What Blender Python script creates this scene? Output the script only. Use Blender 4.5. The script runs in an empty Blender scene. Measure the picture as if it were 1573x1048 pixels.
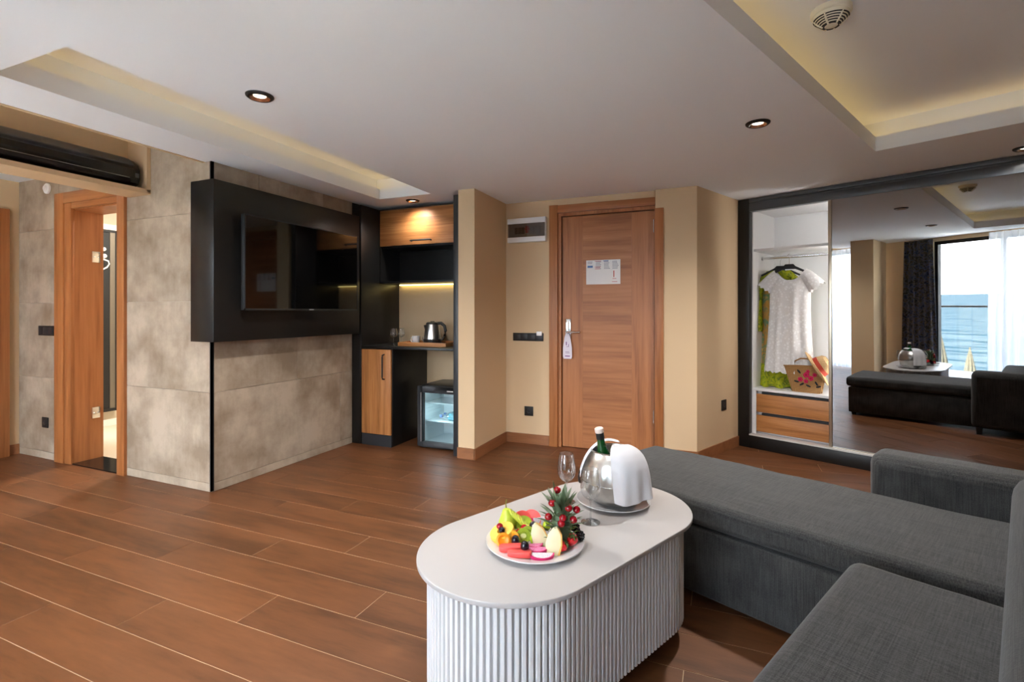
import bpy, bmesh, math, random
from math import sin, cos, pi, radians
from mathutils import Vector, Matrix

random.seed(7)
S = bpy.context.scene
C = S.collection
REL = radians(24.6)          # the sofa / wardrobe side of the room is turned 24.6 degrees
H = 1.2
ZC = 2.2                     # ceiling height

# ------------------------------------------------------------------ camera
cam_d = bpy.data.cameras.new('camera')
cam_d.sensor_width = 36.0
cam_d.lens = 770.0 / 1573.0 * 36.0
cam_d.shift_y = -(524.0 - 479.0) / 1573.0
cam_d.clip_start = 0.05
cam_d.clip_end = 5000
cam = bpy.data.objects.new('camera', cam_d)
C.objects.link(cam)
cam.location = (0, 0, H)
cam.rotation_euler = (pi / 2, 0, radians(22.85))
S.camera = cam

# ------------------------------------------------------------------ world
SKY = 7.0
w = bpy.data.worlds.new('sky')
S.world = w
w.use_nodes = True
nt = w.node_tree
nt.nodes.clear()
tc = nt.nodes.new('ShaderNodeTexCoord')
sx = nt.nodes.new('ShaderNodeSeparateXYZ')
rp = nt.nodes.new('ShaderNodeValToRGB')
bg = nt.nodes.new('ShaderNodeBackground')
wo = nt.nodes.new('ShaderNodeOutputWorld')
nt.links.new(tc.outputs['Generated'], sx.inputs[0])
nt.links.new(sx.outputs['Z'], rp.inputs[0])
nt.links.new(rp.outputs[0], bg.inputs[0])
nt.links.new(bg.outputs[0], wo.inputs[0])
rp.color_ramp.elements[0].position = 0.0
rp.color_ramp.elements[0].color = (0.88, 0.94, 1.0, 1)
rp.color_ramp.elements[1].position = 0.9
rp.color_ramp.elements[1].color = (0.62, 0.76, 1.0, 1)
bg.inputs[1].default_value = SKY

S.view_settings.view_transform = 'Standard'
S.view_settings.look = 'None'
S.view_settings.gamma = 1.0
S.view_settings.use_curve_mapping = False
S.view_settings.exposure = 1.38
try:
    S.cycles.use_denoising = True
    S.cycles.max_bounces = 12
    S.cycles.diffuse_bounces = 6
    S.cycles.glossy_bounces = 6
    S.cycles.transparent_max_bounces = 16
    S.cycles.caustics_reflective = False
    S.cycles.caustics_refractive = False
    S.cycles.sample_clamp_indirect = 8.0
except Exception:
    pass

def portal(name, loc, rot, sx_, sy_):
    l = bpy.data.lights.new(name, 'AREA')
    l.shape = 'RECTANGLE'
    l.size = sx_
    l.size_y = sy_
    l.cycles.is_portal = True
    o = bpy.data.objects.new(name, l)
    o.location = loc
    o.rotation_euler = rot
    C.objects.link(o)
# light enters through the two windows of the window wall (portals only guide the sky's light)
portal('window_portal_a', (-0.955, -0.57, 1.08), (pi / 2, 0, 0), 1.4, 2.12)
portal('window_portal_b', (-3.60, -0.57, 1.08), (pi / 2, 0, 0), 2.0, 2.12)

# high sun over the sea: lights the balcony, terrace and water, an added, unseen overhang slab keeps it out of the room
sun_d = bpy.data.lights.new('sun', 'SUN')
sun_d.energy = 78.0
sun_d.angle = radians(0.6)
sun_d.color = (1.0, 0.95, 0.88)
sun = bpy.data.objects.new('sun', sun_d)
sun.rotation_euler = (radians(-28), 0, radians(12))
C.objects.link(sun)

# ------------------------------------------------------------------ materials
def srgb(r, g, b):
    f = lambda c: (c / 12.92) if c <= 0.04045 else ((c + 0.055) / 1.055) ** 2.4
    return (f(r / 255), f(g / 255), f(b / 255), 1)

def new_mat(name):
    m = bpy.data.materials.new(name)
    m.use_nodes = True
    n = m.node_tree
    return m, n, n.nodes['Principled BSDF']

def plain(name, col, rough=0.5, metal=0.0, spec=0.5, noise=0.0, nscale=6.0, bump=0.0, bscale=80.0, emit=None, es=0.0, coat=0.0, sss=0.0, trans=0.0, ior=1.45):
    m, n, p = new_mat(name)
    p.inputs['Base Color'].default_value = col
    p.inputs['Roughness'].default_value = rough
    p.inputs['Metallic'].default_value = metal
    p.inputs['Specular IOR Level'].default_value = spec
    p.inputs['Coat Weight'].default_value = coat
    p.inputs['IOR'].default_value = ior
    p.inputs['Transmission Weight'].default_value = trans
    if sss:
        p.inputs['Subsurface Weight'].default_value = sss
        p.inputs['Subsurface Radius'].default_value = (0.02, 0.01, 0.006)
    if emit:
        p.inputs['Emission Color'].default_value = emit
        p.inputs['Emission Strength'].default_value = es
    if noise or bump:
        t = n.nodes.new('ShaderNodeTexCoord')
    if noise:
        k = n.nodes.new('ShaderNodeTexNoise')
        k.inputs['Scale'].default_value = nscale
        k.inputs['Detail'].default_value = 4
        n.links.new(t.outputs['Object'], k.inputs['Vector'])
        r = n.nodes.new('ShaderNodeValToRGB')
        a, b = 1 - noise, 1 + noise
        r.color_ramp.elements[0].position = 0.3
        r.color_ramp.elements[1].position = 0.7
        r.color_ramp.elements[0].color = (col[0] * a, col[1] * a, col[2] * a, 1)
        r.color_ramp.elements[1].color = (min(1, col[0] * b), min(1, col[1] * b), min(1, col[2] * b), 1)
        n.links.new(k.outputs['Fac'], r.inputs[0])
        n.links.new(r.outputs[0], p.inputs['Base Color'])
    if bump:
        k2 = n.nodes.new('ShaderNodeTexNoise')
        k2.inputs['Scale'].default_value = bscale
        k2.inputs['Detail'].default_value = 3
        n.links.new(t.outputs['Object'], k2.inputs['Vector'])
        bp = n.nodes.new('ShaderNodeBump')
        bp.inputs['Strength'].default_value = bump
        bp.inputs['Distance'].default_value = 0.004
        n.links.new(k2.outputs['Fac'], bp.inputs['Height'])
        n.links.new(bp.outputs[0], p.inputs['Normal'])
    return m

def wood(name, dark, mid, light, axis='z', rough=0.42, fine=55.0, coarse=9.0, stretch=0.045, var=0.12, spec=0.4, bump=0.05):
    """veneer: noise drawn out along one axis, shifted by each object's own random number"""
    m, n, p = new_mat(name)
    t = n.nodes.new('ShaderNodeTexCoord')
    oi = n.nodes.new('ShaderNodeObjectInfo')
    mp = n.nodes.new('ShaderNodeMapping')
    sc = [1, 1, 1]
    sc['xyz'.index(axis)] = stretch
    mp.inputs['Scale'].default_value = sc
    off = n.nodes.new('ShaderNodeVectorMath')
    off.operation = 'SCALE'
    off.inputs[0].default_value = (13.1, 7.7, 5.3)
    n.links.new(oi.outputs['Random'], off.inputs['Scale'])
    add = n.nodes.new('ShaderNodeVectorMath')
    n.links.new(t.outputs['Object'], mp.inputs['Vector'])
    n.links.new(mp.outputs[0], add.inputs[0])
    n.links.new(off.outputs[0], add.inputs[1])
    a = n.nodes.new('ShaderNodeTexNoise')
    a.inputs['Scale'].default_value = fine
    a.inputs['Detail'].default_value = 6
    a.inputs['Roughness'].default_value = 0.65
    b = n.nodes.new('ShaderNodeTexNoise')
    b.inputs['Scale'].default_value = coarse
    b.inputs['Detail'].default_value = 4
    b.inputs['Distortion'].default_value = 0.6
    for k in (a, b):
        n.links.new(add.outputs[0], k.inputs['Vector'])
    mx = n.nodes.new('ShaderNodeMix')
    mx.data_type = 'FLOAT'
    mx.inputs[0].default_value = 0.5
    n.links.new(a.outputs['Fac'], mx.inputs[2])
    n.links.new(b.outputs['Fac'], mx.inputs[3])
    r = n.nodes.new('ShaderNodeValToRGB')
    e = r.color_ramp.elements
    e[0].position, e[0].color = 0.36, dark
    e[1].position, e[1].color = 0.66, light
    e2 = e.new(0.5)
    e2.color = mid
    n.links.new(mx.outputs[0], r.inputs[0])
    hs = n.nodes.new('ShaderNodeHueSaturation')
    mr = n.nodes.new('ShaderNodeMapRange')
    mr.inputs['To Min'].default_value = 1 - var
    mr.inputs['To Max'].default_value = 1 + var
    n.links.new(oi.outputs['Random'], mr.inputs['Value'])
    n.links.new(mr.outputs[0], hs.inputs['Value'])
    n.links.new(r.outputs[0], hs.inputs['Color'])
    n.links.new(hs.outputs[0], p.inputs['Base Color'])
    p.inputs['Roughness'].default_value = rough
    p.inputs['Specular IOR Level'].default_value = spec
    if bump:
        bp = n.nodes.new('ShaderNodeBump')
        bp.inputs['Strength'].default_value = bump
        bp.inputs['Distance'].default_value = 0.002
        n.links.new(mx.outputs[0], bp.inputs['Height'])
        n.links.new(bp.outputs[0], p.inputs['Normal'])
    return m

def concrete(name, d, l, rough=0.55):
    m, n, p = new_mat(name)
    t = n.nodes.new('ShaderNodeTexCoord')
    oi = n.nodes.new('ShaderNodeObjectInfo')
    off = n.nodes.new('ShaderNodeVectorMath')
    off.operation = 'SCALE'
    off.inputs[0].default_value = (17.0, 9.0, 5.0)
    n.links.new(oi.outputs['Random'], off.inputs['Scale'])
    add = n.nodes.new('ShaderNodeVectorMath')
    n.links.new(t.outputs['Object'], add.inputs[0])
    n.links.new(off.outputs[0], add.inputs[1])
    a = n.nodes.new('ShaderNodeTexNoise')
    a.inputs['Scale'].default_value = 3.2
    a.inputs['Detail'].default_value = 7
    a.inputs['Roughness'].default_value = 0.62
    mp = n.nodes.new('ShaderNodeMapping')
    mp.inputs['Scale'].default_value = (1, 1, 0.14)
    b = n.nodes.new('ShaderNodeTexNoise')
    b.inputs['Scale'].default_value = 42
    b.inputs['Detail'].default_value = 3
    n.links.new(add.outputs[0], a.inputs['Vector'])
    n.links.new(add.outputs[0], mp.inputs['Vector'])
    n.links.new(mp.outputs[0], b.inputs['Vector'])
    mx = n.nodes.new('ShaderNodeMix')
    mx.data_type = 'FLOAT'
    mx.inputs[0].default_value = 0.10
    n.links.new(a.outputs['Fac'], mx.inputs[2])
    n.links.new(b.outputs['Fac'], mx.inputs[3])
    r = n.nodes.new('ShaderNodeValToRGB')
    e = r.color_ramp.elements
    e[0].position, e[0].color = 0.36, d
    e[1].position, e[1].color = 0.64, l
    n.links.new(mx.outputs[0], r.inputs[0])
    n.links.new(r.outputs[0], p.inputs['Base Color'])
    p.inputs['Roughness'].default_value = rough
    p.inputs['Specular IOR Level'].default_value = 0.4
    return m

def fabric(name, d, l):
    m, n, p = new_mat(name)
    t = n.nodes.new('ShaderNodeTexCoord')
    outs = []
    for sc in ((5, 230, 5), (230, 5, 230), (230, 230, 5)):
        mp = n.nodes.new('ShaderNodeMapping')
        mp.inputs['Scale'].default_value = sc
        k = n.nodes.new('ShaderNodeTexNoise')
        k.inputs['Scale'].default_value = 1.6
        k.inputs['Detail'].default_value = 2
        n.links.new(t.outputs['Object'], mp.inputs['Vector'])
        n.links.new(mp.outputs[0], k.inputs['Vector'])
        outs.append(k)
    ad = n.nodes.new('ShaderNodeMath')
    n.links.new(outs[0].outputs['Fac'], ad.inputs[0])
    n.links.new(outs[1].outputs['Fac'], ad.inputs[1])
    ad2 = n.nodes.new('ShaderNodeMath')
    n.links.new(ad.outputs[0], ad2.inputs[0])
    n.links.new(outs[2].outputs['Fac'], ad2.inputs[1])
    dv = n.nodes.new('ShaderNodeMath')
    dv.operation = 'MULTIPLY'
    dv.inputs[1].default_value = 1 / 3
    n.links.new(ad2.outputs[0], dv.inputs[0])
    r = n.nodes.new('ShaderNodeValToRGB')
    e = r.color_ramp.elements
    e[0].position, e[0].color = 0.38, d
    e[1].position, e[1].color = 0.62, l
    n.links.new(dv.outputs[0], r.inputs[0])
    n.links.new(r.outputs[0], p.inputs['Base Color'])
    p.inputs['Roughness'].default_value = 0.9
    p.inputs['Specular IOR Level'].default_value = 0.15
    p.inputs['Sheen Weight'].default_value = 0.15
    bp = n.nodes.new('ShaderNodeBump')
    bp.inputs['Strength'].default_value = 0.25
    bp.inputs['Distance'].default_value = 0.002
    n.links.new(dv.outputs[0], bp.inputs['Height'])
    n.links.new(bp.outputs[0], p.inputs['Normal'])
    return m

def blotch(name, cols, scale, rough=0.8, bump=0.0, trans=0.0):
    """patterned cloth: voronoi + noise through a stepped ramp"""
    m, n, p = new_mat(name)
    t = n.nodes.new('ShaderNodeTexCoord')
    k = n.nodes.new('ShaderNodeTexNoise')
    k.inputs['Scale'].default_value = scale
    k.inputs['Detail'].default_value = 5
    k.inputs['Distortion'].default_value = 1.4
    n.links.new(t.outputs['Object'], k.inputs['Vector'])
    r = n.nodes.new('ShaderNodeValToRGB')
    e = r.color_ramp.elements
    e[0].position, e[0].color = 0.3, cols[0]
    e[1].position, e[1].color = 0.7, cols[-1]
    for i, c in enumerate(cols[1:-1]):
        x = e.new(0.3 + 0.4 * (i + 1) / (len(cols) - 1))
        x.color = c
    n.links.new(k.outputs['Fac'], r.inputs[0])
    n.links.new(r.outputs[0], p.inputs['Base Color'])
    p.inputs['Roughness'].default_value = rough
    p.inputs['Specular IOR Level'].default_value = 0.2
    return m

def thin_glass(name, tint=(1, 1, 1, 1), refl=0.08, rough=0.0, blend=0.42, k=0.75):
    m, n, p = new_mat(name)
    n.nodes.remove(p)
    o = n.nodes['Material Output']
    tr = n.nodes.new('ShaderNodeBsdfTransparent')
    tr.inputs[0].default_value = tint
    gl = n.nodes.new('ShaderNodeBsdfGlossy')
    gl.inputs['Roughness'].default_value = rough
    lw = n.nodes.new('ShaderNodeLayerWeight')
    lw.inputs[0].default_value = blend
    mu = n.nodes.new('ShaderNodeMath')
    mu.operation = 'MULTIPLY_ADD'
    mu.inputs[1].default_value = k
    mu.inputs[2].default_value = refl * 0.4
    n.links.new(lw.outputs['Facing'], mu.inputs[0])
    mx = n.nodes.new('ShaderNodeMixShader')
    n.links.new(mu.outputs[0], mx.inputs[0])
    n.links.new(tr.outputs[0], mx.inputs[1])
    n.links.new(gl.outputs[0], mx.inputs[2])
    n.links.new(mx.outputs[0], o.inputs[0])
    return m

def sheer(name):
    m, n, p = new_mat(name)
    n.nodes.remove(p)
    o = n.nodes['Material Output']
    tr = n.nodes.new('ShaderNodeBsdfTransparent')
    tl = n.nodes.new('ShaderNodeBsdfTranslucent')
    tl.inputs[0].default_value = (0.82, 0.84, 0.9, 1)
    df = n.nodes.new('ShaderNodeBsdfDiffuse')
    df.inputs[0].default_value = (0.75, 0.77, 0.83, 1)
    a = n.nodes.new('ShaderNodeMixShader')
    a.inputs[0].default_value = 0.35
    n.links.new(tl.outputs[0], a.inputs[1])
    n.links.new(df.outputs[0], a.inputs[2])
    b = n.nodes.new('ShaderNodeMixShader')
    b.inputs[0].default_value = 0.82
    n.links.new(tr.outputs[0], b.inputs[1])
    n.links.new(a.outputs[0], b.inputs[2])
    n.links.new(b.outputs[0], o.inputs[0])
    return m

def emitter(name, col, strength):
    m, n, p = new_mat(name)
    n.nodes.remove(p)
    e = n.nodes.new('ShaderNodeEmission')
    e.inputs[0].default_value = col
    e.inputs[1].default_value = strength
    n.links.new(e.outputs[0], n.nodes['Material Output'].inputs[0])
    return m

def mirror_mat(name):
    m, n, p = new_mat(name)
    p.inputs['Base Color'].default_value = (0.42, 0.425, 0.43, 1)
    p.inputs['Metallic'].default_value = 1
    p.inputs['Roughness'].default_value = 0.0
    return m

MT = dict(
    ceiling=plain('ceiling paint', (0.845, 0.88, 0.915, 1), 0.9, spec=0.1),
    beige=plain('beige wall paint', (0.68, 0.50, 0.31, 1), 0.85, spec=0.2, bump=0.03, bscale=120),
    white=plain('white lacquer', (0.82, 0.81, 0.80, 1), 0.4),
    tabletop=plain('white table lacquer', (0.46, 0.44, 0.43, 1), 0.35),
    flutewhite=plain('white fluted lacquer', (0.70, 0.70, 0.70, 1), 0.4),
    whitem=plain('white plastic', (0.85, 0.85, 0.84, 1), 0.35),
    cream=plain('cream plastic', (0.78, 0.72, 0.58, 1), 0.45),
    ceramic=plain('white ceramic', (0.68, 0.68, 0.68, 1), 0.15, coat=0.2),
    black=plain('black laminate', (0.010, 0.0095, 0.009, 1), 0.33, spec=0.45),
    blackm=plain('matt black', (0.012, 0.012, 0.012, 1), 0.5),
    graphite=plain('graphite frame', (0.028, 0.029, 0.032, 1), 0.38, spec=0.5),
    railsheen=plain('black rail with painted sheen', (0.075, 0.082, 0.09, 1), 0.3, spec=0.6),  # black rail: its reflected sheen is put into a lighter base colour
    screen=plain('television screen', (0.002, 0.002, 0.002, 1), 0.06, spec=0.5, coat=0.5),
    acblack=plain('glossy black plastic', (0.008, 0.008, 0.009, 1), 0.16, spec=0.5),
    steel=plain('brushed steel', (0.62, 0.60, 0.57, 1), 0.28, 1.0, noise=0.06, nscale=60),
    chrome=plain('chrome', (0.75, 0.75, 0.75, 1), 0.12, 1.0),
    alu=plain('champagne aluminium', (0.62, 0.55, 0.43, 1), 0.3, 1.0),
    glass=thin_glass('clear glass', (0.93, 0.94, 0.94, 1), 0.16),
    fridgeglass=thin_glass('fridge glass', (0.86, 0.95, 0.97, 1), 0.10),
    smokeglass=thin_glass('smoked cover', (0.72, 0.69, 0.67, 1), 0.15),
    winglass=thin_glass('window glass', (0.99, 0.99, 0.99, 1), 0.02, 0.0, 0.15, 0.5),
    railglass=thin_glass('balustrade glass', (0.96, 0.99, 0.99, 1), 0.02, 0.0, 0.15, 0.5),
    mirror=mirror_mat('mirror'),
    door_v=wood('teak veneer upright', srgb(138, 84, 44), srgb(168, 106, 60), srgb(182, 120, 72), 'z', var=0.03, fine=48, coarse=14),
    door_h=wood('teak veneer crosswise', srgb(140, 86, 46), srgb(168, 107, 62), srgb(184, 124, 76), 'x', var=0.02, fine=40, coarse=16),
    door_y=wood('teak veneer along depth', srgb(140, 86, 46), srgb(168, 107, 62), srgb(184, 124, 76), 'y', var=0.02, fine=40, coarse=16),
    cab_v=wood('walnut veneer upright', srgb(142, 90, 48), srgb(178, 118, 66), srgb(196, 138, 84), 'z', var=0.02, fine=60, coarse=20),
    cab_h=wood('walnut veneer crosswise', srgb(142, 90, 48), srgb(178, 118, 66), srgb(196, 138, 84), 'x', var=0.02, fine=60, coarse=20),
    plank=wood('wood-look floor tile', srgb(80, 48, 25), srgb(104, 64, 36), srgb(117, 73, 43), 'x', rough=0.42, fine=26, coarse=4.2, stretch=0.16, var=0.07, spec=0.45, bump=0.06),
    skirt=wood('wood-look skirting tile', srgb(122, 78, 46), srgb(146, 95, 60), srgb(160, 108, 70), 'x', rough=0.4, fine=26, coarse=5, stretch=0.15, var=0.04),
    grout=plain('pale grout', srgb(196, 170, 138), 0.9),
    tile=concrete('concrete-look tile', srgb(142, 124, 104), srgb(188, 172, 152)),
    tilegrout=plain('tile grout', srgb(196, 182, 162), 0.9),
    sofa=fabric('charcoal woven upholstery', (0.020, 0.0205, 0.021, 1), (0.074, 0.074, 0.072, 1)),
    sofadark=plain('sofa underside cloth', (0.012, 0.012, 0.012, 1), 0.9),
    granite=plain('black granite', (0.008, 0.008, 0.008, 1), 0.12, noise=0.4, nscale=90),
    cloth=plain('white napkin cotton', (0.70, 0.70, 0.73, 1), 0.9, spec=0.1, bump=0.1, bscale=240),
    balcony=plain('balcony tile', (0.80, 0.79, 0.77, 1), 0.8),
    led=emitter('warm led strip', (1.0, 0.63, 0.22, 1), 1.0),
    ledy=emitter('yellow led strip', (1.0, 0.80, 0.28, 1), 2.5),
    lampglow=emitter('downlight lamp', (1.0, 0.86, 0.70, 1), 1.5),
    reflector=plain('copper reflector', (0.72, 0.5, 0.36, 1), 0.25, 1.0),
    red=plain('red print', srgb(190, 40, 45), 0.5),
    blue=plain('blue print', srgb(70, 110, 165), 0.5),
    greyp=plain('grey print', srgb(150, 150, 160), 0.6),
    pinkp=plain('pink print', srgb(214, 150, 150), 0.6),
    purplep=plain('purple print', srgb(130, 70, 140), 0.6),
    paper=plain('white paper', (0.84, 0.83, 0.81, 1), 0.6),
)

# ------------------------------------------------------------------ mesh building
class MB:
    def __init__(s):
        s.v = []
        s.f = []
    def add(s, vs, fs):
        o = len(s.v)
        s.v += [tuple(p) for p in vs]
        s.f += [tuple(i + o for i in q) for q in fs]
        return s
    def box(s, x0, x1, y0, y1, z0, z1):
        return s.add([(x0, y0, z0), (x1, y0, z0), (x1, y1, z0), (x0, y1, z0), (x0, y0, z1), (x1, y0, z1), (x1, y1, z1), (x0, y1, z1)],
                     [(0, 3, 2, 1), (4, 5, 6, 7), (0, 1, 5, 4), (1, 2, 6, 5), (2, 3, 7, 6), (3, 0, 4, 7)])
    def prism(s, poly, z0, z1):
        n = len(poly)
        return s.add([(x, y, z0) for x, y in poly] + [(x, y, z1) for x, y in poly],
                     [tuple(range(n - 1, -1, -1)), tuple(range(n, 2 * n))] + [(i, (i + 1) % n, n + (i + 1) % n, n + i) for i in range(n)])
    def lathe(s, prof, seg=24, c=(0, 0, 0), sxy=(1, 1)):
        vs, fs = [], []
        n = len(prof)
        for k in range(seg):
            a = 2 * pi * k / seg
            for r, z in prof:
                vs.append((c[0] + r * cos(a) * sxy[0], c[1] + r * sin(a) * sxy[1], c[2] + z))
        for k in range(seg):
            k2 = (k + 1) % seg
            for i in range(n - 1):
                fs.append((k * n + i, k2 * n + i, k2 * n + i + 1, k * n + i + 1))
        if prof[0][0] > 1e-5:
            fs.append(tuple(k * n for k in range(seg - 1, -1, -1)))
        if prof[-1][0] > 1e-5:
            fs.append(tuple(k * n + n - 1 for k in range(seg)))
        return s.add(vs, fs)
    def lathe_open(s, prof, seg=24, c=(0, 0, 0)):
        vs, fs = [], []
        n = len(prof)
        for k in range(seg):
            a = 2 * pi * k / seg
            for r, z in prof:
                vs.append((c[0] + r * cos(a), c[1] + r * sin(a), c[2] + z))
        for k in range(seg):
            k2 = (k + 1) % seg
            for i in range(n - 1):
                fs.append((k * n + i, k2 * n + i, k2 * n + i + 1, k * n + i + 1))
        return s.add(vs, fs)
    def tube(s, path, r, seg=8, closed=False):
        P = [Vector(p) for p in path]
        n = len(P)
        vs, fs = [], []
        rr = r if isinstance(r, (list, tuple)) else [r] * n
        up = Vector((0, 0, 1))
        for i, p in enumerate(P):
            if closed:
                d = P[(i + 1) % n] - P[i - 1]
            else:
                d = (P[min(i + 1, n - 1)] - P[max(i - 1, 0)])
            d.normalize()
            u = up if abs(d.dot(up)) < 0.95 else Vector((1, 0, 0))
            a = d.cross(u).normalized()
            b = d.cross(a).normalized()
            for k in range(seg):
                t = 2 * pi * k / seg
                vs.append(p + a * (cos(t) * rr[i]) + b * (sin(t) * rr[i]))
        m = n if closed else n - 1
        for i in range(m):
            j = (i + 1) % n
            for k in range(seg):
                k2 = (k + 1) % seg
                fs.append((i * seg + k, i * seg + k2, j * seg + k2, j * seg + k))
        if not closed:
            fs.append(tuple(range(seg - 1, -1, -1)))
            fs.append(tuple((n - 1) * seg + k for k in range(seg)))
        return s.add(vs, fs)
    def ball(s, c, r, seg=12, rings=8, scl=(1, 1, 1)):
        prof = [(r * sin(pi * i / rings), -r * cos(pi * i / rings)) for i in range(rings + 1)]
        prof[0] = (0.0, -r)
        prof[-1] = (0.0, r)
        m = MB().lathe(prof, seg)
        return s.add([(c[0] + x * scl[0], c[1] + y * scl[1], c[2] + z * scl[2]) for x, y, z in m.v], m.f)
    def grid(s, rows, closed=False):
        n = len(rows[0])
        vs = [p for r in rows for p in r]
        fs = []
        for i in range(len(rows) - 1):
            for k in range(n if closed else n - 1):
                k2 = (k + 1) % n
                fs.append((i * n + k, i * n + k2, (i + 1) * n + k2, (i + 1) * n + k))
        return s.add(vs, fs)
    def xf(s, M):
        s.v = [tuple(M @ Vector(p)) for p in s.v]
        return s
    def mesh(s, name, bevel=0.0, seg=2, smooth=True, angle=35, sub=0):
        me = bpy.data.meshes.new(name)
        me.from_pydata(s.v, [], s.f)
        bm = bmesh.new()
        bm.from_mesh(me)
        bmesh.ops.remove_doubles(bm, verts=bm.verts, dist=1e-6)
        bmesh.ops.recalc_face_normals(bm, faces=bm.faces)
        if bevel:
            ed = [e for e in bm.edges if len(e.link_faces) == 2 and e.calc_face_angle(0) > 0.6]
            bmesh.ops.bevel(bm, geom=ed, offset=bevel, segments=seg, profile=0.5, affect='EDGES', clamp_overlap=True)
        bm.to_mesh(me)
        bm.free()
        if smooth:
            for p in me.polygons:
                p.use_smooth = True
            me.set_sharp_from_angle(angle=radians(angle))
        return me

def ob(name, data, mat=None, parent=None, loc=(0, 0, 0), rz=0.0, rot=None):
    o = bpy.data.objects.new(name, data)
    C.objects.link(o)
    o.location = loc
    o.rotation_euler = rot if rot else (0, 0, rz)
    if mat is not None and data is not None and not data.materials:
        data.materials.append(MT[mat] if isinstance(mat, str) else mat)
    if parent:
        o.parent = parent
    return o

def part(name, mb, mat, parent, bevel=0.0, seg=2, smooth=True, angle=35, **k):
    return ob(name, mb.mesh(name, bevel, seg, smooth, angle), mat, parent, **k)

def tag(o, label=None, cat=None, group=None, kind=None):
    if label: o['label'] = label
    if cat: o['category'] = cat
    if group: o['group'] = group
    if kind: o['kind'] = kind
    return o

def thing(name, label, cat, loc=(0, 0, 0), rz=0.0, group=None):
    return tag(ob(name, None, loc=loc, rz=rz), label, cat, group)

def struct(name, mb, mat, label=None, bevel=0.0, **k):
    return tag(part(name, mb, mat, None, bevel, **k), label, None, None, 'structure')

def single(name, label, cat, mb, mat, group=None, bevel=0.0, seg=2, angle=35, **k):
    return tag(ob(name, mb.mesh(name, bevel, seg, True, angle), mat, None, **k), label, cat, group)

def Bw(x, y, z=0.0):
    """wardrobe / sofa frame -> world"""
    return (x * cos(REL) + y * sin(REL), -x * sin(REL) + y * cos(REL), z)

def box(x0, x1, y0, y1, z0, z1):
    return MB().box(x0, x1, y0, y1, z0, z1)

# ================================================================== SETTING
# ---- floor: grout bed with every plank a piece of its own
floor = struct('floor', box(-6.4, 4.0, -0.45, 6.4, -0.06, -0.0015), 'grout', 'brown wood-look plank floor')
PW, PL, G = 0.2003, 1.209, 0.0027
plank_cache = {}
def plank(x0, x1, y0, y1):
    key = (round(x1 - x0, 3), round(y1 - y0, 3))
    if key not in plank_cache:
        lx, ly = key
        plank_cache[key] = box(-lx / 2 + G / 2, lx / 2 - G / 2, -ly / 2 + G / 2, ly / 2 - G / 2, -0.012, 0.0).mesh('plank', 0.0006, 1)
        plank_cache[key].materials.append(MT['plank'])
    o = ob('plank', plank_cache[key], None, floor, ((x0 + x1) / 2, (y0 + y1) / 2, 0))
    return o
for k in range(-7, 21):
    y0 = 0.9695 + PW * k
    j = (-2.54 + 0.403 * k + 5.5) % PL - 5.5 - PL
    while j < 3.0:
        a, b = max(j, -5.5), min(j + PL, 2.9)
        cxm, cym = (a + b) / 2, y0 + PW / 2
        inside = cym < 4.3 or cxm > -0.5
        if cym > 2.35 and cxm < -3.75:
            inside = False
        if b - a > 0.05 and y0 > -0.44 and inside:
            plank(a, b, y0, y0 + PW)
        j += PL

# ---- ceiling with two lit recesses
def ceiling_mesh():
    bm = bmesh.new()
    def loop(pts, z):
        vs = [bm.verts.new((x, y, z)) for x, y in pts]
        return vs, [bm.edges.new((vs[i], vs[(i + 1) % len(vs)])) for i in range(len(vs))]
    outer = [(-3.19, -0.45), (4.0, -0.45), (4.0, 6.3), (-3.6, 6.3), (-3.6, 2.32), (-3.19, 2.32)]
    ra = [(-2.82, 1.09), (-2.285, 1.09), (-2.285, 3.65), (-2.82, 3.65)]
    rb = [Bw(-0.77, -0.12)[:2], Bw(0.75, -0.12)[:2], Bw(0.75, 3.78)[:2], Bw(-0.77, 3.78)[:2]]
    es = []
    _, e = loop(outer, ZC)
    es += e
    holes = []
    for h in (ra, rb):
        vs, e = loop(h, ZC)
        es += e
        holes.append(vs)
    bmesh.ops.triangle_fill(bm, use_beauty=True, edges=es)
    def ring(vs, pts, z):
        nv = [bm.verts.new((x, y, z)) for x, y in pts]
        for i in range(4):
            bm.faces.new((vs[i], vs[(i + 1) % 4], nv[(i + 1) % 4], nv[i]))
        return nv
    for vs, h, bf in ((holes[0], ra, False), (holes[1], rb, True)):
        c = Vector((sum(p[0] for p in h) / 4, sum(p[1] for p in h) / 4))
        def grow(d):
            q = []
            for p in h:
                v = Vector(p) - c
                if bf:
                    r = Matrix.Rotation(REL, 2) @ v
                else:
                    r = v
                r = Vector((r.x + math.copysign(d, r.x), r.y + math.copysign(d, r.y)))
                if bf:
                    r = Matrix.Rotation(-REL, 2) @ r
                q.append(tuple(c + r))
            return q
        a = ring(vs, h, ZC + 0.09)
        b = ring(a, grow(0.012), ZC + 0.09)
        b2 = ring(b, grow(0.012), ZC + 0.05)
        b3 = ring(b2, grow(0.11), ZC + 0.05)
        d = ring(b3, grow(0.11), ZC + 0.21)
        bm.faces.new(d)
    bmesh.ops.recalc_face_normals(bm, faces=bm.faces)
    me = bpy.data.meshes.new('ceiling')
    bm.to_mesh(me)
    bm.free()
    return me
ceiling = tag(ob('ceiling', ceiling_mesh(), 'ceiling'), 'white plaster ceiling with two lit recesses', kind='structure')
zl = ZC + 0.058
for x0, x1, y0, y1 in ((-2.90, -2.885, 1.02, 3.72), (-2.22, -2.205, 1.02, 3.72), (-2.88, -2.225, 3.72, 3.735), (-2.88, -2.225, 1.005, 1.02)):
    part('led_strip', box(x0, x1, y0, y1, zl, zl + 0.006), 'led', ceiling)
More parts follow.
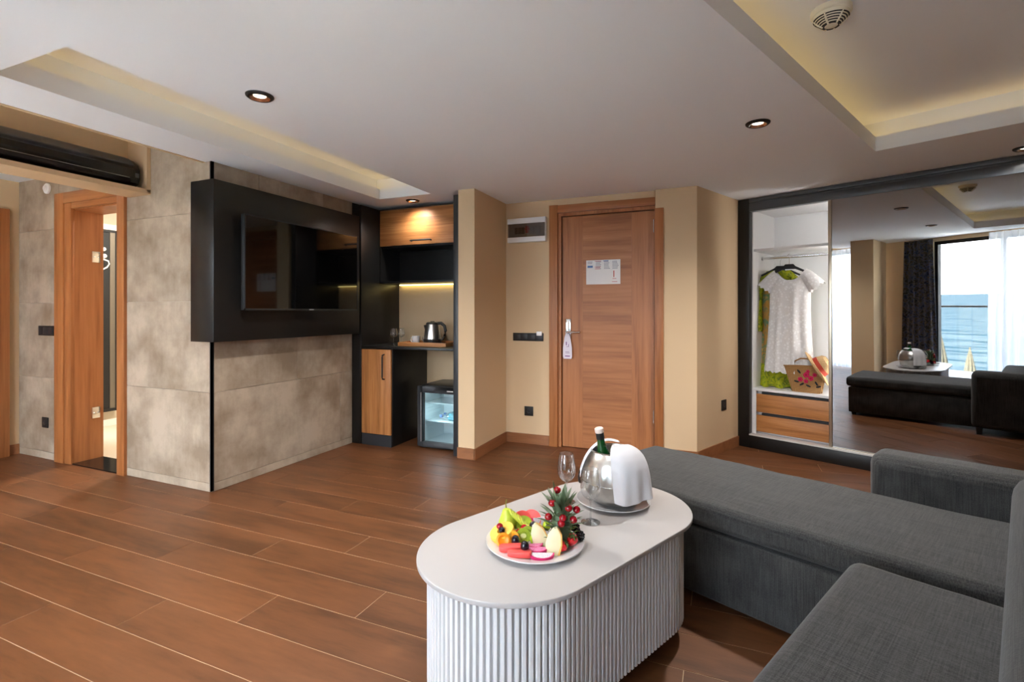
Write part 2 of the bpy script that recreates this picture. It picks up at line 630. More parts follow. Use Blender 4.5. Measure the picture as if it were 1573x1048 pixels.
for x0, x1, y0, y1 in ((-0.85, -0.835, -0.18, 3.83), (0.815, 0.83, -0.18, 3.83), (-0.83, 0.81, 3.845, 3.86), (-0.83, 0.81, -0.2, -0.185)):
    part('led_strip', box(x0, x1, y0, y1, zl, zl + 0.006), 'led', ceiling, rz=-REL)
struct('ceiling_slab', box(-6.4, 4.2, -0.46, 6.5, 2.7, 2.8), 'ceiling', 'structural slab above the ceiling')
struct('ceiling_hall', box(-5.6, -4.0, -0.45, 2.29, 2.295, 2.33), 'ceiling', 'white hall ceiling behind the air conditioner beam')
# beam and tray that carry the air conditioner
beam = struct('wall_bulkhead', MB().box(-4.0, -3.967, -0.45, 2.288, 2.034, 2.69).box(-3.967, -3.753, -0.45, 2.288, 2.034, 2.046).box(-3.765, -3.753, -0.45, 2.288, 2.046, 2.066)
              .box(-3.967, -3.753, 2.262, 2.288, 2.046, 2.6), 'beige', 'beige beam and ledge under the air conditioner')
struct('ceiling_edge', box(-3.21, -3.19, -0.45, 2.29, 2.196, 2.69), 'beige', 'edge of the lowered ceiling beside the air conditioner')

# ---- walls
struct('wall_left', box(-5.6, -5.495, -0.45, 2.49, 0, 2.69), 'beige', 'beige wall at the far left with wooden door')
struct('wall_far_left', box(-6.4, -6.3, 2.3, 6.4, 0, 2.69), 'beige')
struct('wall_rear', box(-6.4, 4.0, 6.3, 6.4, 0, 2.69), 'beige')
struct('wall_right', box(0.95, 1.05, -0.1, 7.6, 0, 2.69), 'beige', 'beige wall beyond the sofa', rz=-REL)

wt = struct('wall_tiled', MB().box(-5.495, -4.90, 2.298, 2.49, 0, 2.69).box(-4.90, -4.04, 2.298, 2.49, 2.12, 2.69).box(-4.04, -3.139, 2.298, 2.49, 0, 2.69), 'tilegrout', 'concrete-look tiled wall around the bathroom door')
tile_cache = {}
def tile(parent, lx, lz, cx_, cz_, plane, along):
    key = (round(lx, 3), round(lz, 3), along)
    if key not in tile_cache:
        g = 0.0014
        if along == 'x':
            m = box(-lx / 2 + g, lx / 2 - g, 0, 0.008, -lz / 2 + g, lz / 2 - g)
        else:
            m = box(-0.008, 0, -lx / 2 + g, lx / 2 - g, -lz / 2 + g, lz / 2 - g)
        tile_cache[key] = m.mesh('tile', 0.0006, 1)
        tile_cache[key].materials.append(MT['tile'])
    loc = (cx_, plane, cz_) if along == 'x' else (plane, cx_, cz_)
    return ob('tile', tile_cache[key], None, parent, loc)
rows = [(0.0, 0.058), (0.058, 0.661), (0.661, 1.27), (1.27, 1.868), (1.868, 2.468), (2.468, 2.69)]
for z0, z1 in rows:
    for x0, x1 in ((-5.495, -4.905), (-4.035, -3.142)):
        tile(wt, x1 - x0, z1 - z0, (x0 + x1) / 2, (z0 + z1) / 2, 2.29, 'x')
tile(wt, 0.87, 0.348, -4.47, 2.294, 2.29, 'x')
wv = struct('wall_tv', box(-3.45, -3.138, 2.49, 3.662, 0, 2.69).box(-3.22, -3.138, 2.30, 2.49, 0, 2.69), 'tilegrout', 'concrete-look tiled wall under the television panel')
for (z0, z1), cuts in zip(rows, ((2.31, 3.02, 3.66), (2.31, 3.505, 3.66), (2.31, 3.02, 3.66), (2.31, 3.505, 3.66), (2.31, 2.66, 3.30, 3.66), (2.31, 3.66))):
    for a, b in zip(cuts, cuts[1:]):
        tile(wv, b - a, z1 - z0, (a + b) / 2, (z0 + z1) / 2, -3.13, 'y')
struct('trim_1', MB().box(-3.142, -3.128, 2.288, 2.30, 0.006, 2.2).box(-3.134, -3.128, 2.288, 2.308, 0.006, 2.2), 'blackm', 'thin black corner profile on the tiled wall')

struct('wall_kitchenette', box(-3.138, -1.98, 4.245, 4.36, 0, 2.69), 'beige', 'beige back wall of the minibar niche')
struct('wall_niche_side', box(-3.24, -3.136, 3.664, 4.36, 0, 2.69), 'blackm')
struct('wall_pillar', box(-2.006, -1.858, 3.624, 4.36, 0, 2.69), 'beige', 'beige wall end between the minibar and the entrance door')
struct('wall_entrance', MB().box(-1.858, -1.40, 4.268, 4.42, 0, 2.69).box(-1.40, -0.52, 4.268, 4.42, 2.12, 2.69).box(-1.40, -0.52, 4.40, 4.42, 0, 2.12), 'beige', 'beige wall around the entrance door')
cb = Bw(-1.942, 5.2)
col = MB().prism([(-0.513, 4.238), (-0.192, 4.238), Bw(-1.942, 4.535)[:2], Bw(-1.942, 5.35)[:2], (-0.513, 5.2)], 0, 2.69)
struct('wall_column', col, 'beige', 'beige column between the entrance door and the wardrobe')
struct('wall_wardrobe_back', box(-2.2, 1.0, 5.2, 5.3, 0, 2.69), 'white', rz=-REL)

# skirting boards (plank tiles)
struct('baseboard_pillar', MB().box(-2.010, -1.852, 3.612, 3.624, 0, 0.088), 'skirt')
struct('baseboard_pillar_side', MB().box(-1.858, -1.846, 3.612, 4.258, 0, 0.088), wood('skirting along depth', srgb(122, 78, 46), srgb(146, 95, 60), srgb(160, 108, 70), 'y', rough=0.4, fine=26, coarse=5, stretch=0.15, var=0.04))
struct('baseboard_entrance', box(-1.846, -1.435, 4.256, 4.268, 0, 0.088), 'skirt')
c0, c1 = Bw(-1.942, 3.79), Bw(-1.942, 4.53)
struct('baseboard_column', box(-1.942, -1.93, 3.785, 4.53, 0, 0.088), 'skirt', rz=-REL)
struct('baseboard_column_front', box(-0.44, -0.185, 4.226, 4.238, 0, 0.088), 'skirt')
struct('baseboard_left', box(-5.495, -5.483, 1.9, 2.288, 0, 0.085), 'skirt')

# ---- window wall behind the camera (seen in the mirror)
ww = struct('wall_window', MB().box(-5.6, -4.6, -0.56, -0.45, 0, 2.69).box(-2.6, -1.66, -0.56, -0.45, 0, 2.69).box(-4.6, -2.6, -0.56, -0.45, 2.14, 2.69)
            .box(-1.66, -0.25, -0.56, -0.45, 2.14, 2.69).box(-0.25, 1.4, -0.56, -0.45, 0, 2.69), 'beige', 'beige wall between the windows')
struct('wall_window_pillar', box(-2.27, -1.965, -1.28, -0.42, 0, 2.2), 'beige', 'beige pillar beside the patterned curtain', rz=-REL)
def window(n, x0, x1, mull):
    o = struct('window_%d' % n, MB().box(x0, x0 + 0.05, -0.54, -0.47, 0, 2.14).box(x1 - 0.05, x1, -0.54, -0.47, 0, 2.14).box(x0, x1, -0.54, -0.47, 2.09, 2.14).box(x0, x1, -0.54, -0.47, 0, 0.04), 'blackm', 'dark framed glass door to the sea')
    xs = [x0 + 0.05] + mull + [x1 - 0.05]
    for m in mull:
        part('mullion', box(m - 0.025, m + 0.025, -0.53, -0.48, 0.04, 2.09), 'blackm', o)
    for a, b in zip(xs, xs[1:]):
        part('pane', box(a + 0.02, b - 0.02, -0.508, -0.502, 0.04, 2.09), 'winglass', o)
window(1, -1.66, -0.25, [-0.80])
window(2, -4.6, -2.6, [-3.6])
struct('sun_block_slab', box(-7, 3, -1.75, -0.56, 2.3, 2.42), 'ceiling', 'added unseen slab that keeps the sun out of the room')  # overhang added out of view to block direct sun from the windows
struct('floor_balcony', box(-7, 3, -1.75, -0.56, -0.14, -0.02), 'balcony', 'pale tiled balcony')
sea = bpy.data.meshes.new('sea')
sea.from_pydata([(-3000, -3000, -5), (3000, -3000, -5), (3000, -9, -5), (-3000, -9, -5)], [], [(0, 1, 2, 3)])
m, n, p = new_mat('sea water')
p.inputs['Base Color'].default_value = (0.045, 0.115, 0.15, 1)
p.inputs['Roughness'].default_value = 0.9
p.inputs['Specular IOR Level'].default_value = 0.0
t_ = n.nodes.new('ShaderNodeTexCoord')
mp_ = n.nodes.new('ShaderNodeMapping')
mp_.inputs['Scale'].default_value = (0.12, 0.45, 1)
k_ = n.nodes.new('ShaderNodeTexNoise')
k_.inputs['Scale'].default_value = 1.0
k_.inputs['Detail'].default_value = 5
r_ = n.nodes.new('ShaderNodeValToRGB')
r_.color_ramp.elements[0].position, r_.color_ramp.elements[0].color = 0.42, (0.0085, 0.0175, 0.0245, 1)
r_.color_ramp.elements[1].position, r_.color_ramp.elements[1].color = 0.58, (0.0250, 0.0350, 0.0415, 1)
n.links.new(t_.outputs['Object'], mp_.inputs['Vector'])
n.links.new(mp_.outputs[0], k_.inputs['Vector'])
n.links.new(k_.outputs['Fac'], r_.inputs[0])
n.links.new(r_.outputs[0], p.inputs['Base Color'])
tag(ob('sea', sea, m), 'calm pale blue sea beyond the balcony', kind='structure')
struct('ground_beach', box(-60, 60, -9.0, -3, -5.2, -2.4), plain('beach terrace', (0.66, 0.63, 0.56, 1), 0.9), 'terrace below the balcony')

# ================================================================== DOORS
# entrance door (part of the room)
d1 = tag(ob('door_1', None, loc=(0, 0, 0)), 'teak entrance door with lever handle', kind='structure')
part('casing_left', box(-1.431, -1.353, 4.246, 4.27, 0, 2.146), 'door_v', d1, 0.002)
part('casing_top', box(-1.353, -0.515, 4.246, 4.27, 2.075, 2.142), 'door_h', d1, 0.002)
part('casing_right', box(-0.513, -0.447, 4.222, 4.238, 0, 2.046), 'door_v', d1, 0.002)
part('jamb', MB().box(-1.353, -1.325, 4.27, 4.40, 0, 2.075).box(-1.325, -0.522, 4.27, 4.40, 2.048, 2.075).box(-0.523, -0.514, 4.262, 4.40, 0, 2.075), 'door_v', d1)
leaf = part('leaf', box(-1.317, -0.529, 4.292, 4.33, 0.006, 2.04), 'door_v', d1, 0.001)
part('stile', box(-1.317, -1.133, 4.288, 4.293, 0.006, 2.04), 'door_v', leaf)
part('stile', box(-0.713, -0.529, 4.288, 4.293, 0.006, 2.04), 'door_v', leaf)
part('centre_panel', box(-1.1325, -0.7135, 4.288, 4.293, 0.006, 2.04), 'door_h', leaf)
for z in (1.86, 0.28):
    part('hinge', MB().box(-0.534, -0.520, 4.272, 4.292, z, z + 0.10).lathe([(0.006, 0), (0.006, 0.11)], 8, (-0.527, 4.274, z - 0.005)), 'chrome', leaf)
lock = part('lock_plate', box(-1.288, -1.240, 4.278, 4.289, 0.955, 1.137), 'chrome', d1, 0.004)
part('lever', MB().tube([(-1.264, 4.29, 1.02), (-1.264, 4.235, 1.02)], 0.010, 10).tube([(-1.268, 4.238, 1.02), (-1.20, 4.236, 1.02), (-1.145, 4.240, 1.02)], [0.010, 0.009, 0.009], 10), 'chrome', lock)
part('keyhole', MB().lathe([(0.0, 0), (0.012, 0), (0.012, 0.004), (0, 0.004)], 14).xf(Matrix.Translation((-1.264, 4.278, 0.975)) @ Matrix.Rotation(pi / 2, 4, 'X')), 'steel', lock)

# bathroom doorway
d2 = tag(ob('door_2', None), 'wooden bathroom door frame with black granite threshold', kind='structure')
part('casing_left', box(-4.925, -4.80, 2.268, 2.298, 0, 2.14), 'door_v', d2, 0.002)
part('stop_left', box(-4.80, -4.709, 2.276, 2.30, 0, 2.06), 'door_v', d2, 0.002)
part('casing_top', box(-4.80, -4.113, 2.268, 2.298, 2.055, 2.14), 'door_h', d2, 0.002)
part('casing_top_inner', box(-4.709, -4.113, 2.278, 2.30, 2.01, 2.055), 'door_h', d2, 0.002)
part('casing_right', box(-4.113, -4.028, 2.268, 2.298, 0, 2.14), 'door_v', d2, 0.002)
part('jamb_lining', box(-4.732, -4.709, 2.30, 2.50, 0, 2.01), 'door_v', d2)
part('jamb_lining', box(-4.113, -4.09, 2.30, 2.50, 0, 2.01), 'door_v', d2)
part('head_lining', box(-4.709, -4.113, 2.30, 2.50, 2.0, 2.02), 'door_y', d2)
part('threshold', box(-4.709, -4.113, 2.285, 2.50, 0.0, 0.008), 'granite', d2)
for z in (1.60, 0.335):
    h = part('hinge', box(-4.709, -4.703, 2.415, 2.475, z, z + 0.09), 'chrome', d2, 0.003)
    part('screw', MB().ball((-4.702, 2.432, z + 0.045), 0.005, 8, 4).ball((-4.702, 2.458, z + 0.045), 0.005, 8, 4), 'steel', h)
# wooden door in the far left wall
d3 = tag(ob('door_3', None), 'brown wooden door at the left edge', kind='structure')
part('leaf', box(-5.495, -5.455, 1.3, 2.215, 0, 2.05), 'door_v', d3, 0.002)

# bathroom seen through the doorway
struct('wall_bathroom', box(-6.05, -5.95, 2.49, 4.6, 0, 2.69), plain('cream bathroom tile', (0.55, 0.49, 0.38, 1), 0.35), 'cream bathroom wall')
struct('wall_bathroom_end', box(-5.95, -3.45, 4.5, 4.6, 0, 2.69), plain('cream bathroom paint', (0.6, 0.54, 0.44, 1), 0.5))
struct('floor_bathroom', box(-5.95, -3.45, 2.50, 4.5, -0.012, 0.002), plain('cream floor tile', (0.55, 0.47, 0.36, 1), 0.4))
struct('ceiling_bathroom', box(-5.95, -3.45, 2.49, 4.5, 2.40, 2.45), 'white')
struct('trim_2', box(-5.95, -5.935, 2.5, 4.5, 0.0, 0.07), 'white', 'white skirting in the bathroom')
struct('trim_3', box(-5.95, -5.90, 2.5, 4.5, 2.055, 2.11), 'white', 'white ledge above the shower screen')
sh = thing('shower_screen', 'tall black framed shower screen seen through the bathroom doorway', 'shower screen', (-5.93, 2.75, 0))
part('frame', MB().box(0, 0.03, 0, 0.02, 0.16, 2.05).box(0, 0.03, 0.497, 0.516, 0.16, 2.05).box(0, 0.03, 0, 0.515, 0.16, 0.19).box(0, 0.03, 0, 0.515, 2.03, 2.05), 'blackm', sh)
part('panel', box(0.008, 0.016, 0.02, 0.448, 0.19, 2.03), 'blackm', sh)
part('metal_strip', box(0.008, 0.022, 0.448, 0.497, 0.19, 2.03), plain('bronze profile', (0.22, 0.19, 0.15, 1), 0.4, 0.6), sh)
hg = thing('towel_hook', 'white curved hook rail on the black shower screen', 'hook', (-5.899, 3.095, 1.60))
part('loop', MB().tube([(0.0, 0.0, 0.03), (0.02, 0.02, 0.035), (0.03, 0.055, 0.06), (0.03, 0.074, 0.095), (0.03, 0.066, 0.125), (0.02, 0.03, 0.14), (0.0, 0.0, 0.14)], 0.007, 8), 'whitem', hg)
part('knob', MB().ball((0.02, 0.035, 0.175), 0.022, 12, 8), 'whitem', hg)
part('knob', MB().ball((0.02, 0.03, 0.245), 0.020, 12, 8), 'whitem', hg)
part('back_rail', box(0.0, 0.012, -0.02, 0.03, 0.0, 0.29), 'whitem', hg, 0.004)
bl = bpy.data.lights.new('bathroom_lamp', 'AREA')
bl.shape = 'DISK'
bl.size = 0.3
bl.energy = 28
bl.color = (1, 0.93, 0.82)
blo = bpy.data.objects.new('bathroom_lamp', bl)
blo.location = (-4.7, 3.4, 2.39)
C.objects.link(blo)

# ================================================================== CEILING FITTINGS
def downlight(x, y, label, on=0.0, tilt=0.0):
    t = thing('downlight', label, 'downlight', (x, y, ZC), 0, 'recessed ceiling downlights')
    part('rim', MB().lathe([(0.046, -0.0005), (0.044, -0.012), (0.052, -0.012), (0.060, -0.006), (0.061, -0.0005)], 28), 'blackm', t)
    part('reflector', MB().lathe_open([(0.0445, -0.0118), (0.036, -0.004), (0.028, -0.0015)], 24), 'reflector', t)
    part('lamp', MB().lathe([(0.0, -0.002), (0.028, -0.002), (0.028, -0.0008), (0.0, -0.0008)], 20), 'lampglow', t)
    if on:
        l = bpy.data.lights.new('downlight_beam', 'SPOT')
        l.energy = on
        l.color = (1, 0.96, 0.92)
        l.spot_size = radians(150)
        l.spot_blend = 1.0
        l.shadow_soft_size = 0.05
        o = bpy.data.objects.new('downlight_beam', l)
        o.parent = t
        o.location = (0, 0, -0.016)
        C.objects.link(o)
    return t
DL = 78
downlight(-1.976, 1.684, 'black rimmed downlight nearest the long ceiling recess', DL)
downlight(0.169, 2.952, 'black rimmed downlight between entrance door and square recess', DL)
downlight(-2.568, 3.80, 'lit downlight over the minibar flap cabinet', 14)
downlight(1.70, 4.03, 'downlight cut by the right edge above the wardrobe', 24)
q = Bw(-1.09, 0.84)
downlight(q[0], q[1], 'downlight near the window, seen only in the mirror', 12)

def detector(loc, label, r, parts_=True):
    t = thing('smoke_detector', label, 'smoke detector', loc)
    part('base', MB().lathe([(0, 0), (r, 0), (r, -0.018), (r * 0.93, -0.022), (0, -0.022)], 32), 'cream', t)
    part('head', MB().lathe([(0, -0.02), (r * 0.9, -0.02), (r * 0.80, -0.040), (r * 0.45, -0.062), (r * 0.24, -0.066), (0, -0.066)], 32), 'cream', t)
    for k in range(5):
        rr = r * (0.83 - 0.10 * k)
        zz = -0.0355 - 0.0065 * k
        part('vent_ring', MB().lathe([(rr + 0.001, zz), (rr + 0.0035, zz - 0.0005), (rr + 0.0015, zz - 0.0035), (rr - 0.001, zz - 0.003)], 32), 'blackm', t)
    for k in range(6):
        a = k * pi / 3
        part('rib', MB().tube([(r * 0.88 * cos(a), r * 0.88 * sin(a), -0.032), (r * 0.64 * cos(a), r * 0.64 * sin(a), -0.054), (r * 0.40 * cos(a), r * 0.40 * sin(a), -0.066)], 0.004, 6), 'cream', t)
    return t
q = Bw(-0.615, 2.30)
detector((q[0], q[1], ZC + 0.21), 'cream round smoke detector with slotted vents in the square ceiling recess', 0.072)
t = thing('smoke_sensor', 'small white round sensor high on the hall wall', 'sensor', (-5.06, 2.29, 2.20))
R90 = Matrix.Rotation(pi / 2, 4, 'X')
part('base', MB().lathe([(0, 0), (0.042, 0), (0.042, 0.012), (0.036, 0.016), (0, 0.016)], 24).xf(R90), 'whitem', t)
part('cap', MB().lathe([(0, 0.014), (0.024, 0.014), (0.02, 0.026), (0, 0.028)], 20).xf(R90), 'whitem', t)

# air conditioner
ac = thing('air_conditioner', 'glossy black split air conditioner on the beam ledge', 'air conditioner', (0, 0, 0))
prof = [(-3.962, 2.075), (-3.962, 2.285), (-3.90, 2.285), (-3.84, 2.262), (-3.79, 2.225), (-3.772, 2.19), (-3.772, 2.13), (-3.785, 2.095), (-3.82, 2.078), (-3.88, 2.072)]
def extr(profile, y0, y1):
    n_ = len(profile)
    return MB().add([(x, y0, z) for x, z in profile] + [(x, y1, z) for x, z in profile],
                    [tuple(range(n_ - 1, -1, -1)), tuple(range(n_, 2 * n_))] + [(i, (i + 1) % n_, n_ + (i + 1) % n_, n_ + i) for i in range(n_)])
part('body', extr(prof, 1.18, 2.23), 'acblack', ac, 0.004)
part('front_panel', extr([(-3.778, 2.13), (-3.766, 2.13), (-3.766, 2.186), (-3.774, 2.196), (-3.780, 2.192)], 1.20, 2.19), 'acblack', ac, 0.002)
part('top_cover', extr([(-3.785, 2.212), (-3.783, 2.222), (-3.842, 2.270), (-3.90, 2.291), (-3.955, 2.291), (-3.955, 2.286), (-3.90, 2.286), (-3.842, 2.264)], 1.20, 2.20), plain('dark grey plastic', (0.06, 0.06, 0.062, 1), 0.35), ac)
part('flap', extr([(-3.79, 2.092), (-3.776, 2.100), (-3.776, 2.122), (-3.79, 2.122)], 1.22, 2.17), 'blackm', ac)
part('display', box(-3.771, -3.7685, 2.196, 2.222, 2.135, 2.165), plain('display grey', (0.07, 0.08, 0.09, 1), 0.3), ac)
part('trim_line', box(-3.770, -3.764, 1.22, 2.16, 2.1245, 2.1275), plain('dark chrome line', (0.35, 0.33, 0.3, 1), 0.3, 0.8), ac)

# switches and sockets
def plate(name, label, cat, loc, w, h, n_, rz=0.0, group=None, socket=False):
    """wall plate in the local x-z plane facing -y"""
    t = thing(name, label, cat, loc, rz, group)
    part('plate', box(-w / 2, w / 2, -0.009, 0, -h / 2, h / 2), 'blackm', t, 0.003)
    s_ = (w - 0.012) / n_
    for k in range(n_):
        x0 = -w / 2 + 0.006 + s_ * k
        if socket:
            part('socket', MB().lathe([(0.021, -0.001), (0.021, 0.002), (0.015, 0.002), (0.012, -0.001)], 20).xf(Matrix.Translation((x0 + s_ / 2, -0.009, 0)) @ R90), 'graphite', t)
        else:
            part('rocker', box(x0 + 0.002, x0 + s_ - 0.002, -0.013, -0.008, -h / 2 + 0.012, h / 2 - 0.012), 'graphite', t, 0.002)
    return t
plate('light_switch', 'black three-gang light switch on tiles left of bathroom door', 'switch', (-5.07, 2.29, 1.046), 0.22, 0.08, 3)
plate('wall_socket', 'black wall socket low on tiles left of bathroom door', 'socket', (-5.088, 2.29, 0.298), 0.085, 0.085, 1, socket=True)
sw = plate('light_switch', 'wide black switch strip beside the entrance door', 'switch', (-1.638, 4.268, 0.97), 0.295, 0.072, 4)
single('key_card', 'white key card slot cover on the wide black switch strip', 'card', box(-1.548, -1.498, 4.235, 4.256, 0.985, 1.022), 'whitem', bevel=0.003)
plate('wall_socket', 'black wall socket low beside the entrance door', 'socket', (-1.63, 4.268, 0.296), 0.085, 0.085, 1, socket=True)
q = Bw(-1.942, 4.244)
plate('wall_socket', 'black wall socket on the column side near the wardrobe', 'socket', (q[0], q[1], 0.40), 0.085, 0.09, 1, rz=-REL + pi / 2, socket=True)

# fuse box
fb = thing('fuse_box', 'white fuse box with smoked cover beside the entrance door', 'fuse box', (-1.639, 4.268, 1.83))
part('body', box(-0.182, 0.182, -0.035, 0, 0.0, 0.218), 'whitem', fb, 0.004)
part('top_rail', box(-0.184, 0.184, -0.055, -0.03, 0.168, 0.218), 'whitem', fb, 0.004)
part('bottom_rail', box(-0.184, 0.184, -0.055, -0.03, 0.0, 0.046), 'whitem', fb, 0.004)
part('recess', box(-0.176, 0.176, -0.038, -0.034, 0.046, 0.168), plain('fuse recess', (0.36, 0.32, 0.30, 1), 0.6), fb)
for k, x in enumerate((-0.10, -0.066, -0.035)):
    part('breaker', box(x - 0.014, x + 0.014, -0.046, -0.036, 0.075, 0.135), 'graphite', fb, 0.002)
for k, x in enumerate((0.055, 0.09, 0.118)):
    part('breaker', box(x - 0.015, x + 0.015, -0.046, -0.036, 0.070, 0.138), 'greyp', fb, 0.002)
part('main_switch', MB().box(-0.006, 0.018, -0.052, -0.036, 0.082, 0.145).box(-0.016, 0.028, -0.050, -0.036, 0.108, 0.128), 'red', fb, 0.002)
part('cover', box(-0.178, 0.178, -0.054, -0.0525, 0.046, 0.168), 'smokeglass', fb)

# notice on the door and hanger on the handle
no = thing('evacuation_notice', 'white printed notice sheet fixed to the entrance door', 'notice', (-1.102, 4.288, 1.437))
part('sheet', box(0, 0.296, -0.004, 0, 0, 0.21), 'paper', no)
pr = MB()
for c_ in range(4):
    for r_i in range(6):
        if c_ == 0 and r_i > 1: continue
        pr.box(0.012 + 0.072 * c_, 0.012 + 0.072 * c_ + 0.055 * random.uniform(.7, 1), -0.0046, -0.004, 0.192 - 0.012 * r_i, 0.197 - 0.012 * r_i)
part('grey_print', pr, 'greyp', no)['kind'] = 'stuff'
part('blue_print', MB().box(0.012, 0.058, -0.0047, -0.004, 0.145, 0.163).box(0.150, 0.195, -0.0048, -0.004, 0.198, 0.204), 'blue', no)['kind'] = 'stuff'
part('pink_print', MB().box(0.075, 0.130, -0.0047, -0.004, 0.150, 0.154).box(0.075, 0.125, -0.0047, -0.004, 0.140, 0.144).box(0.075, 0.130, -0.0047, -0.004, 0.198, 0.203).box(0.075, 0.12, -0.0047, -0.004, 0.130, 0.134), 'pinkp', no)['kind'] = 'stuff'
part('red_print', MB().box(0.237, 0.245, -0.0047, -0.004, 0.06, 0.115).box(0.23, 0.262, -0.0047, -0.004, 0.045, 0.049).box(0.225, 0.27, -0.0047, -0.004, 0.018, 0.022), 'red', no)['kind'] = 'stuff'
dh = thing('door_hanger', 'white and pink paper tag hanging on the door lever', 'door tag', (-1.265, 4.262, 0.785))
hp = [(-0.034, 0.0), (0.034, 0.0), (0.042, 0.02), (0.040, 0.10), (0.026, 0.19), (0.016, 0.222), (-0.016, 0.222), (-0.026, 0.19), (-0.040, 0.10), (-0.042, 0.02)]
part('card', MB().prism(hp, 0, 0.0015).xf(Matrix.Rotation(pi / 2, 4, 'X')), plain('tag card', (0.80, 0.74, 0.80, 1), 0.6), dh)
part('print', MB().box(-0.022, 0.022, -0.0022, -0.0015, 0.02, 0.028).box(-0.018, 0.02, -0.0022, -0.0015, 0.05, 0.053).box(-0.02, 0.016, -0.0022, -0.0015, 0.06, 0.063).box(-0.01, 0.012, -0.0022, -0.0015, 0.105, 0.108).box(0.008, 0.012, -0.0022, -0.0015, 0.105, 0.13).box(-0.014, -0.006, -0.0022, -0.0015, 0.12, 0.15), 'purplep', dh)['kind'] = 'stuff'
part('loop', MB().tube([(0.012 * cos(a), 0.0, 0.226 + 0.02 * sin(a)) for a in [k * pi / 6 for k in range(12)]], 0.0022, 6, True), 'paper', dh)

# ================================================================== TV
single('tv_panel', 'large black wall panel behind the television wrapping the tiled corner', 'wall panel',
       MB().prism([(-3.24, 2.225), (-3.02, 2.225), (-3.02, 3.63), (-3.128, 3.63), (-3.128, 2.286), (-3.24, 2.286)], 1.003, 2.058), 'black', bevel=0.002)
tv = thing('television', 'wide black television on the black wall panel', 'television', (-3.02, 2.94, 1.21))
part('bracket', box(0, 0.045, -0.2, 0.2, 0.2, 0.5), 'blackm', tv)
part('housing', box(0.045, 0.078, -0.555, 0.565, 0.0, 0.645), 'blackm', tv, 0.004)
part('bezel', MB().box(0.076, 0.084, -0.557, -0.549, 0, 0.645).box(0.076, 0.084, 0.559, 0.567, 0, 0.645).box(0.076, 0.084, -0.557, 0.567, 0, 0.012).box(0.076, 0.084, -0.557, 0.567, 0.637, 0.646), plain('dark steel bezel', (0.06, 0.065, 0.07, 1), 0.3, 0.7), tv)
part('screen', box(0.077, 0.081, -0.549, 0.559, 0.012, 0.637), 'screen', tv)
part('logo', box(0.084, 0.0848, 0.01, 0.055, 0.003, 0.009), plain('logo grey', (0.5, 0.5, 0.5, 1), 0.4), tv)

# ================================================================== MINIBAR NICHE
single('niche_side_panel', 'tall black post left of the minibar niche', 'side panel',
       MB().box(-3.128, -3.028, 3.66, 4.244, 0.0, 2.172), 'black', bevel=0.006)
single('niche_side_panel', 'narrow black post right of the minibar niche', 'side panel',
       MB().box(-2.069, -2.012, 3.652, 4.244, 0.0, 2.172), 'graphite', bevel=0.003)
lc = thing('base_cabinet', 'low black cabinet with walnut door under the minibar worktop', 'cabinet', (-3.026, 3.66, 0))
part('carcass', box(0.002, 0.328, 0.02, 0.58, 0.0, 0.868), 'black', lc, 0.002)
cd = part('door', box(0.004, 0.322, 0.0, 0.019, 0.105, 0.862), 'cab_v', lc, 0.0015)
part('handle', MB().tube([(0.252, 0.0, 0.60), (0.252, -0.026, 0.605), (0.252, -0.030, 0.62), (0.252, -0.030, 0.80), (0.252, -0.026, 0.815), (0.252, 0.0, 0.82)], 0.0065, 8), 'blackm', cd)
part('plinth', box(0.004, 0.326, 0.004, 0.02, 0.0, 0.10), 'graphite', lc)
single('worktop', 'black worktop carrying the tea tray', 'worktop', box(-3.026, -2.071, 3.665, 4.243, 0.87, 0.891), 'black', bevel=0.002)
uc = thing('wall_cabinet', 'black wall cabinet with walnut flap above the minibar', 'cabinet', (-3.026, 3.92, 1.47))
part('carcass', MB().box(0.002, 0.952, 0.02, 0.322, 0.335, 0.70).box(0.002, 0.018, 0.0, 0.322, 0.0, 0.34).box(0.936, 0.952, 0.0, 0.322, 0.0, 0.34).box(0.002, 0.952, 0.300, 0.322, 0.0, 0.34), 'black', uc)
fd = part('flap', box(0.006, 0.95, 0.0, 0.019, 0.352, 0.69), 'cab_h', uc, 0.0015)
part('handle', MB().tube([(0.365, 0, 0.385), (0.367, -0.024, 0.387), (0.38, -0.028, 0.387), (0.56, -0.028, 0.387), (0.573, -0.024, 0.387), (0.575, 0, 0.385)], 0.0075, 8), 'blackm', fd)
part('shelf_board', box(0.002, 0.952, 0.0, 0.322, 0.0, 0.018), 'black', uc)
part('top_cover', box(0.002, 0.952, -0.002, 0.01, 0.692, 0.70), 'graphite', uc)
part('light_strip', box(0.02, 0.94, 0.295, 0.315, -0.008, 0.0), 'ledy', uc)

fr = thing('mini_fridge', 'small black glass-door fridge under the minibar worktop', 'fridge', (-2.487, 3.75, 0))
FW, FD, FH = 0.405, 0.44, 0.55
part('body', MB().box(0, FW, 0.045, FD, 0.02, 0.035).box(0, FW, 0.045, FD, FH - 0.035, FH).box(0, 0.022, 0.045, FD, 0.035, FH - 0.035).box(FW - 0.022, FW, 0.045, FD, 0.035, FH - 0.035).box(0, FW, FD - 0.02, FD, 0.035, FH - 0.035), 'black', fr, 0.002)
liner = plain('fridge liner', (0.72, 0.80, 0.82, 1), 0.4)
part('liner', MB().box(0.022, 0.028, 0.05, FD - 0.02, 0.035, FH - 0.035).box(FW - 0.028, FW - 0.022, 0.05, FD - 0.02, 0.035, FH - 0.035).box(0.022, FW - 0.022, FD - 0.03, FD - 0.02, 0.035, FH - 0.035).box(0.022, FW - 0.022, 0.05, FD - 0.02, 0.035, 0.042).box(0.022, FW - 0.022, 0.05, FD - 0.02, FH - 0.042, FH - 0.035), liner, fr)
